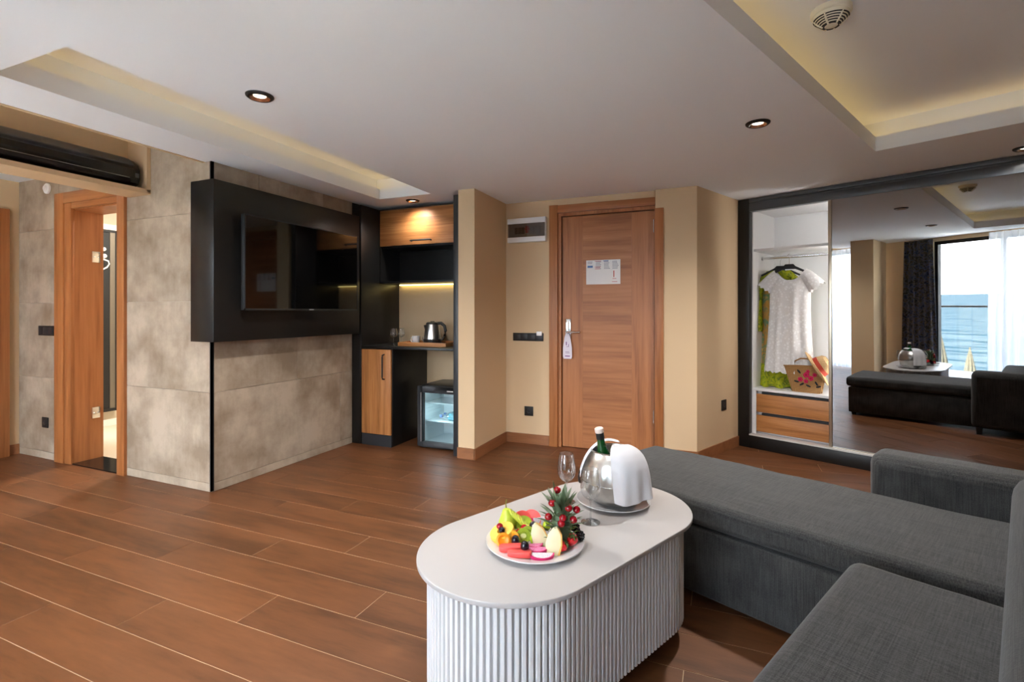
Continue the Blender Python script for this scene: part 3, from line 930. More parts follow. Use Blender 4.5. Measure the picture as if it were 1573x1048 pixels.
fdr = part('door', MB().box(0, 0.052, 0, 0.042, 0.02, FH - 0.004).box(FW - 0.04, FW, 0, 0.042, 0.02, FH - 0.004).box(0.052, FW - 0.04, 0, 0.042, FH - 0.06, FH - 0.004).box(0.052, FW - 0.04, 0, 0.042, 0.02, 0.062), 'graphite', fr, 0.003)
part('glass', box(0.048, FW - 0.036, 0.012, 0.018, 0.058, FH - 0.056), 'fridgeglass', fdr)
part('edge_strip', box(0.036, 0.041, -0.001, 0.004, 0.06, FH - 0.06), 'steel', fdr)
part('logo', MB().box(FW - 0.105, FW - 0.045, -0.001, 0, FH - 0.040, FH - 0.030).box(FW - 0.036, FW - 0.022, -0.001, 0, FH - 0.042, FH - 0.026), plain('fridge logo', (0.42, 0.42, 0.42, 1), 0.4), fdr)
for z in (0.385, 0.225):
    part('shelf', MB().box(0.028, FW - 0.028, 0.09, FD - 0.03, z, z + 0.004).box(0.028, FW - 0.028, 0.084, 0.09, z - 0.003, z + 0.007), plain('fridge shelf', (0.8, 0.86, 0.87, 1), 0.25), fr)
for k in range(8):
    part('shelf_rail', box(0.028, 0.034, 0.06, FD - 0.05, 0.16 + 0.033 * k, 0.166 + 0.033 * k), liner, fr)
for x in (0.04, FW - 0.04):
    part('foot', MB().lathe([(0.015, 0), (0.015, 0.02)], 10, (x, 0.06, 0)), 'blackm', fr)
part('lamp', box(0.03, 0.06, 0.10, 0.16, FH - 0.052, FH - 0.045), emitter('fridge lamp', (0.85, 0.97, 1, 1), 2), fr)
fl_ = bpy.data.lights.new('fridge_light', 'POINT')
fl_.energy = 0.4
fl_.color = (0.85, 0.97, 1)
fl_.shadow_soft_size = 0.02
flo = bpy.data.objects.new('fridge_light', fl_)
flo.parent = fr
flo.location = (0.20, 0.060, 0.30)
C.objects.link(flo)
bot_glass = thin_glass('bottle plastic', (0.80, 0.93, 0.97, 1), 0.2)
teal = plain('teal label', srgb(70, 150, 165), 0.5, noise=0.5, nscale=60)
def water(x, y, z, label):
    t = thing('water_bottle', label, 'bottle', (x, y, z), 0, 'bottles lying in the fridge')
    M_ = Matrix.Translation((0.10, 0, 0.034)) @ Matrix.Rotation(-pi / 2, 4, 'Y')
    part('bottle', MB().lathe([(0, 0), (0.030, 0.0), (0.033, 0.01), (0.033, 0.13), (0.026, 0.155), (0.013, 0.18), (0.013, 0.2)], 20).xf(M_), bot_glass, t)
    part('label', MB().lathe_open([(0.0335, 0.04), (0.0335, 0.12)], 20).xf(M_), teal, t)
    part('cap', MB().lathe([(0.015, 0.195), (0.015, 0.215), (0, 0.215)], 14).xf(M_), 'blue', t)
water(-2.487 + 0.262, 3.90, 0.2295, 'water bottle with teal label lying nearest the fridge door')
water(-2.487 + 0.255, 3.98, 0.2295, 'water bottle lying behind the other one on the fridge shelf')

# tray and tea things
tr = thing('serving_tray', 'walnut serving tray on the black worktop', 'tray', (-2.485, 3.955, 0.891), radians(4))
part('base', box(-0.24, 0.24, -0.16, 0.16, 0.0, 0.014), 'cab_h', tr, 0.002)
for (a, b, c_, d_) in ((-0.24, 0.24, -0.16, -0.147), (-0.24, 0.24, 0.147, 0.16), (-0.24, -0.227, -0.147, 0.147), (0.227, 0.24, -0.147, 0.147)):
    part('rim', box(a, b, c_, d_, 0.014, 0.034), 'cab_h', tr, 0.002)
kt = thing('electric_kettle', 'steel kettle with black handle and base on the tray', 'kettle', (-2.455, 3.95, 0.9055), radians(8))
part('base', MB().lathe([(0, 0), (0.082, 0), (0.084, 0.008), (0.078, 0.022), (0, 0.022)], 32), 'blackm', kt)
part('body', MB().lathe([(0.076, 0.022), (0.080, 0.03), (0.080, 0.05), (0.071, 0.12), (0.060, 0.17), (0.056, 0.185), (0, 0.186)], 36), 'steel', kt)
part('bottom_band', MB().lathe([(0.079, 0.022), (0.0825, 0.026), (0.0825, 0.043), (0.080, 0.046)], 36), 'blackm', kt)
ld = part('lid', MB().lathe([(0.058, 0.18), (0.057, 0.192), (0.045, 0.2), (0, 0.203)], 32), 'blackm', kt)
part('knob', MB().lathe([(0.02, 0.2), (0.018, 0.208), (0, 0.209)], 16), 'blackm', ld)
part('spout', MB().add([(-0.050, -0.025, 0.175), (-0.050, 0.025, 0.175), (-0.088, 0.0, 0.17), (-0.066, -0.018, 0.125), (-0.066, 0.018, 0.125)], [(0, 1, 2), (0, 2, 3), (1, 4, 2), (2, 4, 3), (0, 3, 4, 1)]), 'blackm', kt)
part('handle', MB().tube([(0.05, 0, 0.188), (0.085, 0, 0.190), (0.118, 0, 0.165), (0.128, 0, 0.12), (0.120, 0, 0.075), (0.098, 0, 0.042), (0.078, 0, 0.035)], [0.015, 0.015, 0.014, 0.013, 0.012, 0.011, 0.011], 10), 'blackm', kt)
def cup(x, y, label, rz):
    t = thing('coffee_cup', label, 'cup', (x, y, 0.9055), rz, 'white cups on the tray')
    part('bowl', MB().lathe([(0, 0.0), (0.026, 0), (0.03, 0.006), (0.036, 0.04), (0.038, 0.072), (0.035, 0.072), (0.032, 0.03), (0, 0.008)], 28), 'ceramic', t)
    part('handle', MB().tube([(-0.035, 0, 0.058), (-0.055, 0, 0.055), (-0.06, 0, 0.038), (-0.052, 0, 0.02), (-0.032, 0, 0.016)], 0.005, 8), 'ceramic', t)
cup(-2.600, 3.90, 'white coffee cup at the front of the tray', 0)
cup(-2.555, 4.045, 'white coffee cup half hidden behind the kettle', 0.6)
for i, (x, y, a, lb, mt_) in enumerate([(-2.66, 3.93, 0.5, 'red sugar sachet left of the cups on the tray', 'red'), (-2.67, 4.01, -0.3, 'pink sachet at the back left of the tray', 'pinkp'), (-2.535, 3.875, 0.1, 'pink sachet in front of the kettle', 'pinkp'), (-2.62, 3.985, 1.1, 'dark red sachet behind the front cup', 'red')]):
    single('sachet', lb, 'sachet', MB().add([(-0.035, -0.012, 0), (0.035, -0.012, 0), (0.035, 0.012, 0), (-0.035, 0.012, 0), (-0.03, 0, 0.006), (0.03, 0, 0.006)], [(3, 2, 1, 0), (0, 1, 5, 4), (2, 3, 4, 5), (1, 2, 5), (3, 0, 4)]), mt_, 'sachets on the tray', loc=(x, y, 0.906), rz=a)
single('remote_control', 'small black device standing at the right end of the worktop', 'device', box(-2.14, -2.105, 4.06, 4.10, 0.891, 0.985), 'blackm', bevel=0.004)

def wineglass(name, loc, label, group, bowl_r=0.036, stem=0.075, bowl_h=0.09, foot=0.033):
    t = thing(name, label, 'wine glass', loc, 0, group)
    b0 = stem
    prof_ = []
    for k in range(17):
        f_ = (k / 16) ** 1.5
        r = bowl_r * (math.sqrt(max(0, 1 - (1 - f_ / 0.42) ** 2)) if f_ < 0.42 else 1 - 0.26 * ((f_ - 0.42) / 0.58) ** 1.7)
        prof_.append((max(0.004, r), b0 + bowl_h * f_))
    part('bowl', MB().lathe_open(prof_, 28), 'glass', t)
    part('rim', MB().tube([(prof_[-1][0] * cos(2 * pi * k / 28), prof_[-1][0] * sin(2 * pi * k / 28), prof_[-1][1]) for k in range(28)], 0.0009, 6, True), 'glass', t)
    part('stem', MB().lathe([(0, 0.003), (0.0045, 0.006), (0.0035, 0.02), (0.0032, stem - 0.012), (0.005, stem)], 12), 'glass', t)
    part('foot', MB().lathe([(0, 0.0), (foot, 0.0), (foot, 0.0018), (0.012, 0.004), (0.004, 0.009), (0, 0.009)], 28), 'glass', t)
    return t
wineglass('wine_glass', (-2.775, 3.80, 0.891), 'small wine glass on the worktop left of the tray', 'wine glasses on the worktop', 0.036, 0.07, 0.085)
wineglass('wine_glass', (-2.80, 3.95, 0.891), 'small wine glass behind its twin beside the tray', 'wine glasses on the worktop', 0.036, 0.07, 0.085)

# ================================================================== WARDROBE (turned frame)
wd = thing('wardrobe', 'built-in wardrobe with black frame and sliding mirror door', 'wardrobe', (0, 0, 0), -REL)
part('left_post', box(-1.944, -1.845, 4.535, 4.60, 0.0, 2.198), 'black', wd, 0.002)
part('top_rail', MB().box(-1.845, 0.94, 4.535, 4.60, 2.085, 2.150).box(-1.845, 0.94, 4.545, 4.60, 2.150, 2.165).box(-1.845, 0.94, 4.530, 4.60, 2.165, 2.196), 'railsheen', wd, 0.001)
part('plinth', box(-1.845, 0.94, 4.535, 4.60, 0.0, 0.112), 'black', wd, 0.001)
part('floor_track', MB().box(-1.845, 0.94, 4.533, 4.60, 0.112, 0.122), plain('white track', (0.62, 0.60, 0.58, 1), 0.4), wd)
part('carcass', MB().box(-1.860, -1.838, 4.60, 5.115, 0.0, 2.15).box(-1.86, 0.94, 5.095, 5.115, 0.0, 2.15).box(-1.86, 0.94, 4.60, 5.115, 2.10, 2.15).box(-1.845, -1.20, 4.60, 5.1, 0.0, 0.118).box(0.92, 0.94, 4.60, 5.1, 0, 2.15).box(-0.9, -0.88, 4.66, 5.1, 0.118, 2.10), 'white', wd)
part('shelf', box(-1.838, -0.90, 4.615, 5.095, 1.735, 1.757), 'white', wd, 0.001)
part('light_strip', box(-1.172, -1.160, 4.625, 4.640, 0.56, 2.08), emitter('added wardrobe glow', (1, 0.97, 0.95, 1), 15.0), wd)  # added glow hidden behind the mirror door, brightens the wardrobe inside
rod = part('hanging_rail', MB().tube([(-1.838, 4.80, 1.685), (-0.90, 4.80, 1.685)], 0.011, 12), 'chrome', wd)
part('rail_bracket', MB().lathe([(0.02, 0), (0.02, 0.006), (0, 0.006)], 16).xf(Matrix.Translation((-1.838, 4.80, 1.685)) @ Matrix.Rotation(pi / 2, 4, 'Y')), 'chrome', rod)
part('drawer_top', box(-1.838, -0.90, 4.605, 5.095, 0.500, 0.522), 'white', wd, 0.001)
part('drawer_case', MB().box(-1.838, -1.815, 4.61, 5.09, 0.118, 0.50).box(-1.815, -0.90, 4.66, 5.09, 0.118, 0.50), 'white', wd)
for z0, z1 in ((0.312, 0.472), (0.140, 0.285)):
    dr = part('drawer', box(-1.813, -0.905, 4.615, 4.635, z0, z1), 'cab_h', wd, 0.0015)
    part('grip_profile', MB().box(-1.77, -0.905, 4.618, 4.64, z1 + 0.002, z1 + 0.020), 'blackm', dr)
# sliding mirror door: hangs from the top track with its head a little into the room
md = ob('mirror_door', None, None, wd, (0, 4.575, 0.122), rot=(radians(0.8), 0, 0))
part('mirror', box(-1.213, 0.93, 0.0, 0.006, 0.004, 1.962), 'mirror', md)
part('edge_profile', box(-1.236, -1.213, -0.010, 0.03, 0.002, 1.964), 'alu', md, 0.002)
part('bottom_profile', box(-1.213, 0.93, -0.004, 0.02, 0.0, 0.005), 'alu', md)
part('backing', box(-1.213, 0.93, 0.007, 0.018, 0.0, 1.962), 'blackm', md)

# clothes: a hanging garment as a pleated shell
def hanger(x, y, label, rz=0.0):
    p_ = Bw(x, y, 0)
    t = thing('clothes_hanger', label, 'hanger', (p_[0], p_[1], 1.56), -REL + rz, 'hangers in the wardrobe')
    part('hook', MB().tube([(0, 0, 0.05), (0, 0, 0.10), (0.012, 0, 0.125), (0, 0, 0.145), (-0.014, 0, 0.130)], 0.0022, 6), 'chrome', t)
    part('shoulder', MB().prism([(-0.20, -0.045), (-0.19, -0.055), (-0.05, 0.01), (0.05, 0.01), (0.19, -0.055), (0.20, -0.045), (0.05, 0.035), (0.032, 0.055), (-0.032, 0.055), (-0.05, 0.035)], -0.007, 0.007).xf(Matrix.Rotation(pi / 2, 4, 'X')), 'blackm', t, 0.003)
    part('size_clip', box(-0.03, 0.03, -0.009, 0.009, 0.004, 0.010), 'steel', t)
    return t
hanger(-1.585, 4.735, 'black hanger carrying the white dress')
hanger(-1.70, 4.86, 'black hanger carrying the green dress', 0.45)

def garment_rows(keys, n_, pleat, amp, phase=0.0):
    """keys: (z, half width left, half width right, half depth); returns closed rings"""
    rows_ = []
    zs = []
    for i in range(len(keys) - 1):
        z0, z1 = keys[i][0], keys[i + 1][0]
        m_ = max(2, int(abs(z1 - z0) / 0.035))
        for k in range(m_):
            f_ = k / m_
            zs.append([keys[i][j] * (1 - f_) + keys[i + 1][j] * f_ for j in range(4)])
    zs.append(list(keys[-1]))
    zt, zb = keys[0][0], keys[-1][0]
    for z, wl, wr, d in zs:
        g = (zt - z) / (zt - zb)
        ring_ = []
        for k in range(n_):
            a = 2 * pi * k / n_
            w_ = wr if cos(a) > 0 else wl
            f_ = 1 + amp * g * sin(pleat * a + phase + 0.8 * sin(3 * g))
            ring_.append((w_ * cos(a), d * sin(a) * f_ - 0.012 * amp * g * sin(pleat * 1.7 * a), z + (0.006 * cos(10 * a) * (g > 0.985))))
        rows_.append(ring_)
    return rows_

def lace():
    m, n, p = new_mat('white embroidered cotton')
    t = n.nodes.new('ShaderNodeTexCoord')
    v = n.nodes.new('ShaderNodeTexVoronoi')
    v.inputs['Scale'].default_value = 42
    n.links.new(t.outputs['Object'], v.inputs['Vector'])
    r = n.nodes.new('ShaderNodeValToRGB')
    r.color_ramp.elements[0].position, r.color_ramp.elements[0].color = 0.2, (0.82, 0.81, 0.80, 1)
    r.color_ramp.elements[1].position, r.color_ramp.elements[1].color = 0.5, (0.70, 0.68, 0.66, 1)
    n.links.new(v.outputs['Distance'], r.inputs[0])
    n.links.new(r.outputs[0], p.inputs['Base Color'])
    p.inputs['Roughness'].default_value = 0.85
    p.inputs['Specular IOR Level'].default_value = 0.15
    b = n.nodes.new('ShaderNodeBump')
    b.inputs['Strength'].default_value = 0.5
    b.inputs['Distance'].default_value = 0.003
    n.links.new(v.outputs['Distance'], b.inputs['Height'])
    n.links.new(b.outputs[0], p.inputs['Normal'])
    return m
LACE = lace()
p_ = Bw(-1.575, 4.735)
dr = thing('white_dress', 'short-sleeved white lace dress hanging in front of the green one', 'dress', (p_[0], p_[1], 0), -REL)
def neckline(rows_, drop, hw):
    out = []
    for i, r in enumerate(rows_):
        out.append([(x, y, z - drop * max(0, 1 - (x / hw) ** 2) * (1 - min(1, i / 3.0))) for x, y, z in r])
    return out
body_rows = garment_rows([(1.545, 0.105, 0.105, 0.018), (1.50, 0.165, 0.165, 0.035), (1.40, 0.168, 0.160, 0.05), (1.20, 0.172, 0.158, 0.055), (0.95, 0.19, 0.168, 0.062), (0.70, 0.215, 0.185, 0.072)], 72, 9, 0.35)
part('bodice_and_skirt', MB().grid(neckline(body_rows, 0.075, 0.105), True), LACE, dr, angle=80)
def sleeve(sgn):
    rs = []
    for k in range(7):
        f_ = k / 6
        c = Vector((sgn * (0.095 + 0.115 * f_), -0.005, 1.525 - 0.12 * f_ ** 1.2))
        ax = Vector((sgn * 0.9, 0, -0.75 - 0.5 * f_)).normalized()
        up = Vector((0, 1, 0))
        sd = ax.cross(up).normalized()
        hw_, hd = 0.055 + 0.018 * f_, 0.028 + 0.016 * f_
        rs.append([tuple(c + sd * (hw_ * cos(2 * pi * j / 20)) + up * (hd * sin(2 * pi * j / 20)) + ax * (0.008 * (f_ > 0.99) * cos(10 * pi * j / 10))) for j in range(20)])
    return MB().grid(rs, True)
part('sleeve', sleeve(-1), LACE, dr, angle=80)
part('sleeve', sleeve(1), LACE, dr, angle=80)
hem = [[(x * 1.01, y * 1.02, z - 0.012 * k - 0.007 * k * abs(sin(j * pi / 3))) for j, (x, y, z) in enumerate(body_rows[-1])] for k in range(3)]
part('scalloped_hem', MB().grid(hem, True), LACE, dr, angle=80)

GREEN = blotch('green printed silk', [srgb(70, 92, 20), srgb(120, 140, 26), srgb(170, 172, 30), srgb(96, 118, 40), srgb(196, 186, 60)], 14)
ORANGE = blotch('orange printed panel', [srgb(150, 130, 60), srgb(190, 140, 70), srgb(90, 130, 100), srgb(196, 160, 90)], 9)
p_ = Bw(-1.715, 4.86)
gd = thing('green_dress', 'long green and yellow patterned dress behind the white one', 'dress', (p_[0], p_[1], 0), -REL + 0.35)
gr_rows = garment_rows([(1.565, 0.09, 0.09, 0.02), (1.51, 0.14, 0.15, 0.04), (1.35, 0.135, 0.15, 0.05), (1.0, 0.135, 0.16, 0.06), (0.72, 0.15, 0.18, 0.075)], 64, 8, 0.3, 1.0)
part('bodice', MB().grid(gr_rows, True), ORANGE, gd, angle=80)
gs_rows = garment_rows([(0.73, 0.152, 0.182, 0.077), (0.63, 0.165, 0.20, 0.09), (0.526, 0.18, 0.21, 0.105)], 64, 8, 0.35, 1.0)
part('skirt_hem', MB().grid(gs_rows, True), GREEN, gd, angle=80)
part('yoke', MB().grid(garment_rows([(1.572, 0.094, 0.094, 0.024), (1.51, 0.146, 0.156, 0.046), (1.42, 0.144, 0.156, 0.054)], 48, 7, 0.2, 1.0), True), GREEN, gd, angle=80)
def long_sleeve(sgn):
    rs = []
    for k in range(16):
        f_ = k / 15
        c = Vector((sgn * (0.105 + 0.055 * min(1, f_ * 4) + 0.012 * f_), -0.03 - 0.03 * f_, 1.52 - 0.50 * f_))
        r_ = 0.045 + 0.006 * sin(9 * f_) + 0.004 * f_
        rs.append([tuple(c + Vector((r_ * 0.8 * cos(2 * pi * j / 16), r_ * 0.75 * sin(2 * pi * j / 16), 0.004 * sin(5 * j)))) for j in range(16)])
    return MB().grid(rs, True)
part('sleeve', long_sleeve(-1), GREEN, gd, angle=80)
part('sleeve', long_sleeve(1), GREEN, gd, angle=80)

# straw bag with embroidered flowers
def straw(name, a, b):
    m, n, p = new_mat(name)
    t = n.nodes.new('ShaderNodeTexCoord')
    w1 = n.nodes.new('ShaderNodeTexWave')
    w1.bands_direction = 'Z'
    w1.inputs['Scale'].default_value = 46
    w1.inputs['Distortion'].default_value = 2.5
    w2 = n.nodes.new('ShaderNodeTexWave')
    w2.bands_direction = 'X'
    w2.inputs['Scale'].default_value = 34
    w2.inputs['Distortion'].default_value = 2.0
    for w_ in (w1, w2):
        n.links.new(t.outputs['Object'], w_.inputs['Vector'])
    mu = n.nodes.new('ShaderNodeMath')
    mu.operation = 'MULTIPLY'
    n.links.new(w1.outputs['Fac'], mu.inputs[0])
    n.links.new(w2.outputs['Fac'], mu.inputs[1])
    r = n.nodes.new('ShaderNodeValToRGB')
    r.color_ramp.elements[0].color = a
    r.color_ramp.elements[1].color = b
    r.color_ramp.elements[1].position = 0.5
    n.links.new(mu.outputs[0], r.inputs[0])
    n.links.new(r.outputs[0], p.inputs['Base Color'])
    p.inputs['Roughness'].default_value = 0.8
    bp = n.nodes.new('ShaderNodeBump')
    bp.inputs['Strength'].default_value = 0.6
    bp.inputs['Distance'].default_value = 0.004
    n.links.new(mu.outputs[0], bp.inputs['Height'])
    n.links.new(bp.outputs[0], p.inputs['Normal'])
    return m
STRAW = straw('woven straw', srgb(132, 92, 48), srgb(196, 152, 96))
HAT = straw('pale straw', srgb(178, 140, 90), srgb(218, 186, 138))
p_ = Bw(-1.435, 4.70)
bag = thing('straw_bag', 'woven straw bag with pink embroidered flowers on the drawer top', 'bag', (p_[0], p_[1], 0.522), -REL)
rs = []
for k in range(9):
    f_ = k / 8
    hw_, hd = 0.112 + 0.052 * f_, 0.052 + 0.014 * f_
    rs.append([(math.copysign(abs(cos(a)) ** 0.55, cos(a)) * hw_ - 0.010 * f_, math.copysign(abs(sin(a)) ** 0.7, sin(a)) * hd, 0.225 * f_ + 0.012 * f_ * cos(a)) for a in [2 * pi * j / 40 for j in range(40)]])
bm_ = MB().grid(rs, True)
bm_.add(rs[0], [tuple(range(39, -1, -1))])
part('body', bm_, STRAW, bag, angle=60)
part('rim', MB().tube(rs[-1], 0.006, 6, True), STRAW, bag)
part('handle', MB().tube([(-0.08, -0.05, 0.22), (-0.075, -0.055, 0.26), (-0.03, -0.055, 0.285), (0.02, -0.055, 0.285), (0.06, -0.055, 0.26)], 0.006, 8), STRAW, bag)
MAG = plain('magenta embroidery', srgb(196, 20, 82), 0.7)
def flower(x, z, s_, parent):
    m_ = MB()
    for k in range(5):
        a = 2 * pi * k / 5 + x * 40
        m_.ball((x + s_ * 0.62 * cos(a), -0.060 - 0.05 * z, z + s_ * 0.62 * sin(a)), s_ * 0.55, 8, 6, (1, 0.35, 1))
    f = part('flower', m_, MAG, parent)
    part('flower_centre', MB().ball((x, -0.066 - 0.05 * z, z), s_ * 0.32, 8, 6, (1, 0.5, 1)), plain('red thread', srgb(150, 10, 30), 0.7), f)
for x, z, s_ in ((0.015, 0.15, 0.021), (-0.030, 0.110, 0.018), (0.050, 0.125, 0.019), (0.012, 0.098, 0.016), (0.078, 0.155, 0.015), (0.028, 0.18, 0.013)):
    flower(x, z, s_, bag)
for x, z, a in ((-0.04, 0.175, 0.9), (-0.02, 0.07, -0.6), (0.03, 0.06, 0.4), (0.09, 0.085, 1.0), (0.105, 0.06, -0.3), (-0.06, 0.09, 0.2)):
    part('leaf', MB().ball((0, 0, 0), 0.020, 8, 6, (1, 0.25, 0.4)).xf(Matrix.Translation((x, -0.060 - 0.05 * z, z)) @ Matrix.Rotation(a, 4, 'Y')), 'blackm', bag)
# hat leaning on the bag
p_ = Bw(-1.345, 4.655)
hat = thing('straw_hat', 'straw sun hat with red band leaning against the straw bag', 'hat', (p_[0], p_[1], 0.735), 0)
_n = (Vector((cos(radians(22.85)), sin(radians(22.85)), 0)) * 0.70 + Vector((0, 0, 0.52)) + Vector((sin(radians(22.85)), -cos(radians(22.85)), 0)) * 0.46).normalized()
HM = _n.to_track_quat('Z', 'Y').to_matrix().to_4x4() @ Matrix.Scale(1.15, 4)
part('brim', MB().lathe([(0.075, 0.004), (0.12, 0.0), (0.150, -0.006), (0.151, -0.002), (0.12, 0.005), (0.075, 0.009)], 40, sxy=(1, 0.9)).xf(HM), HAT, hat)
part('crown', MB().lathe([(0.080, 0.004), (0.077, 0.04), (0.070, 0.072), (0.052, 0.088), (0, 0.084)], 36, sxy=(1, 0.9)).xf(HM), HAT, hat)
part('band', MB().lathe_open([(0.0815, 0.006), (0.0795, 0.036)], 36).xf(HM @ Matrix.Scale(0.9, 4, (0, 1, 0))), plain('rust red ribbon', srgb(176, 62, 44), 0.7), hat)

# ================================================================== SOFA (turned frame)
def soft(x0, x1, y0, y1, z0, z1, bev, seg=4, crown=0.0, n_=10):
    """upholstered block: finely cut box with rounded edges and a slightly crowned top"""
    m_ = box(x0, x1, y0, y1, z0, z1)
    me = m_.mesh('block', bev, seg, True, 80)
    return me
def sblock(name, dims, bev, parent, seg=4, **k):
    me = soft(*dims, bev, seg)
    me.name = name
    return ob(name, me, 'sofa', parent, **k)
so = thing('corner_sofa', 'charcoal grey fabric corner sofa with pulled-out chaise', 'sofa', (0, 0, 0), -REL)
sblock('chaise_base', (-1.585, 0.45, 1.965, 2.60, 0.03, 0.308), 0.014, so)
part('chaise_core', box(-1.56, 0.45, 1.99, 2.58, 0.30, 0.33), 'sofadark', so)
# chaise cushion with wrinkles along its back edge
def cushion(x0, x1, y0, y1, z0, z1, nx, ny, r, wr=0.0, seed=1):
    rnd = random.Random(seed)
    ph = [rnd.uniform(0, 6) for _ in range(6)]
    me = box(x0, x1, y0, y1, z0, z1).mesh('cushion', 0, 1, True, 80)
    bm = bmesh.new()
    bm.from_mesh(me)
    bmesh.ops.bevel(bm, geom=list(bm.edges), offset=r, segments=5, profile=0.5, affect='EDGES')
    for (ax, n_, lo, hi) in (((1, 0, 0), nx, x0 + r, x1 - r), ((0, 1, 0), ny, y0 + r, y1 - r)):
        for k in range(1, n_):
            co = [0, 0, 0]
            i = ax.index(1)
            co[i] = lo + (hi - lo) * k / n_
            bmesh.ops.bisect_plane(bm, geom=bm.verts[:] + bm.edges[:] + bm.faces[:], plane_co=co, plane_no=ax)
    for v in bm.verts:
        if v.co.z > (z0 + z1) / 2:
            fx = max(0, min(1, (v.co.x - x0) / (x1 - x0)))
            fy = max(0, min(1, (v.co.y - y0) / (y1 - y0)))
            v.co.z += wr * (0.35 * sin(fx * 23 + ph[0] + 2 * fy) + 0.3 * sin(fx * 41 + ph[1]) * fy + 0.25 * sin(fy * 11 + ph[2] + fx * 5))
            v.co.z += 0.010 * (4 * fy * (1 - fy)) ** 0.5 - 0.006
    bm.to_mesh(me)
    bm.free()
    for p in me.polygons:
        p.use_smooth = True
    return me
ob('chaise_cushion', cushion(-1.605, 0.45, 1.945, 2.615, 0.318, 0.425, 60, 14, 0.032, 0.004, 3), 'sofa', so)
ob('armrest', cushion(-0.555, 0.92, 2.60, 2.79, 0.06, 0.588, 30, 4, 0.045, 0.001, 4), 'sofa', so)
sblock('seat_base', (-0.405, 0.30, 0.45, 1.82, 0.03, 0.322), 0.018, so)
ob('seat_cushion', cushion(-0.445, 0.30, 0.40, 1.865, 0.315, 0.430, 14, 30, 0.040, 0.002, 5), 'sofa', so)
bk = ob('backrest', cushion(-0.03, 0.21, 0.35, 2.59, 0.33, 0.645, 4, 30, 0.095, 0.001, 6), 'sofa', so, loc=(-0.002, 0, 0), rz=radians(1.8))
sblock('back_frame', (0.20, 0.44, 0.4, 2.60, 0.06, 0.70), 0.05, so)
for x, y in ((-1.54, 2.56), (-1.54, 2.01), (-0.37, 0.52), (-0.37, 1.76), (-0.50, 2.74)):
    part('foot', MB().lathe([(0.02, 0), (0.024, 0.06 if y > 2.7 else 0.03)], 14, (x, y, 0)), 'blackm', so)

# ================================================================== COFFEE TABLE (turned frame)
TH = 0.452
TCX, TY0, TY1, TR = -1.163, 1.062, 1.595, 0.291
def stadium(r, n_=40, cx_=TCX, y0=TY0, y1=TY1):
    pts_ = []
    for k in range(n_ + 1):
        a = pi * k / n_
        pts_.append((cx_ + r * cos(a), y1 + r * sin(a)))
    for k in range(n_ + 1):
        a = pi + pi * k / n_
        pts_.append((cx_ + r * cos(a), y0 + r * sin(a)))
    return pts_
tb = thing('coffee_table', 'white oval coffee table with fluted base', 'coffee table', (0, 0, 0), -REL)
part('tabletop', MB().prism(stadium(TR), TH - 0.015, TH), 'tabletop', tb, 0.003, 3, angle=40)
RB = TR - 0.036
ZB = 0.075
part('base_core', MB().prism(stadium(RB - 0.010), ZB + 0.002, TH - 0.015), 'flutewhite', tb)
part('plinth', MB().prism(stadium(RB - 0.07), 0.0, ZB + 0.002), 'blackm', tb)
per = 2 * (TY1 - TY0) + 2 * pi * RB
NF = 140
fl_me = MB().prism([(-0.0062, -0.011), (0.0062, -0.011), (0.0062, 0.002), (0.0048, 0.0045), (-0.0048, 0.0045), (-0.0062, 0.002)], ZB, TH - 0.0145).mesh('flute', 0, 1, True, 30)
fl_me.materials.append(MT['flutewhite'])
for k in range(NF):
    s_ = per * k / NF
    L = TY1 - TY0
    arc = pi * RB
    if s_ < arc:
        a = s_ / RB
        x, y, na = TCX + RB * cos(a), TY1 + RB * sin(a), a
    elif s_ < arc + L:
        x, y, na = TCX - RB, TY1 - (s_ - arc), pi
    elif s_ < 2 * arc + L:
        a = pi + (s_ - arc - L) / RB
        x, y, na = TCX + RB * cos(a), TY0 + RB * sin(a), a
    else:
        x, y, na = TCX + RB, TY0 + (s_ - 2 * arc - L), 0
    ob('flute', fl_me, None, tb, (x, y, 0), rz=na - pi / 2)

# ---- things on the table (world axes; the platter stands at PC)
PC = Vector((-0.557, 1.512, TH))
RTV = Vector((cos(radians(22.85)), sin(radians(22.85)), 0))
TOC = Vector((sin(radians(22.85)), -cos(radians(22.85)), 0))
def dish(name, label, loc, r):
    return single(name, label, 'plate', MB().lathe([(0, 0.0), (r * 0.62, 0.0), (r * 0.68, 0.003), (r, 0.016), (r * 0.995, 0.019), (r * 0.70, 0.0075), (r * 0.64, 0.006), (0, 0.006)], 56), 'ceramic', loc=loc)
dish('fruit_plate', 'white plate under the cut fruit', PC, 0.158)
def glob(mb, loc, rot=None):
    return mb.xf(Matrix.Translation(loc) @ (rot.to_4x4() if rot is not None else Matrix.Identity(4)))
def E3(x, y, z):
    return Matrix.Rotation(z, 4, 'Z') @ Matrix.Rotation(y, 4, 'Y') @ Matrix.Rotation(x, 4, 'X')
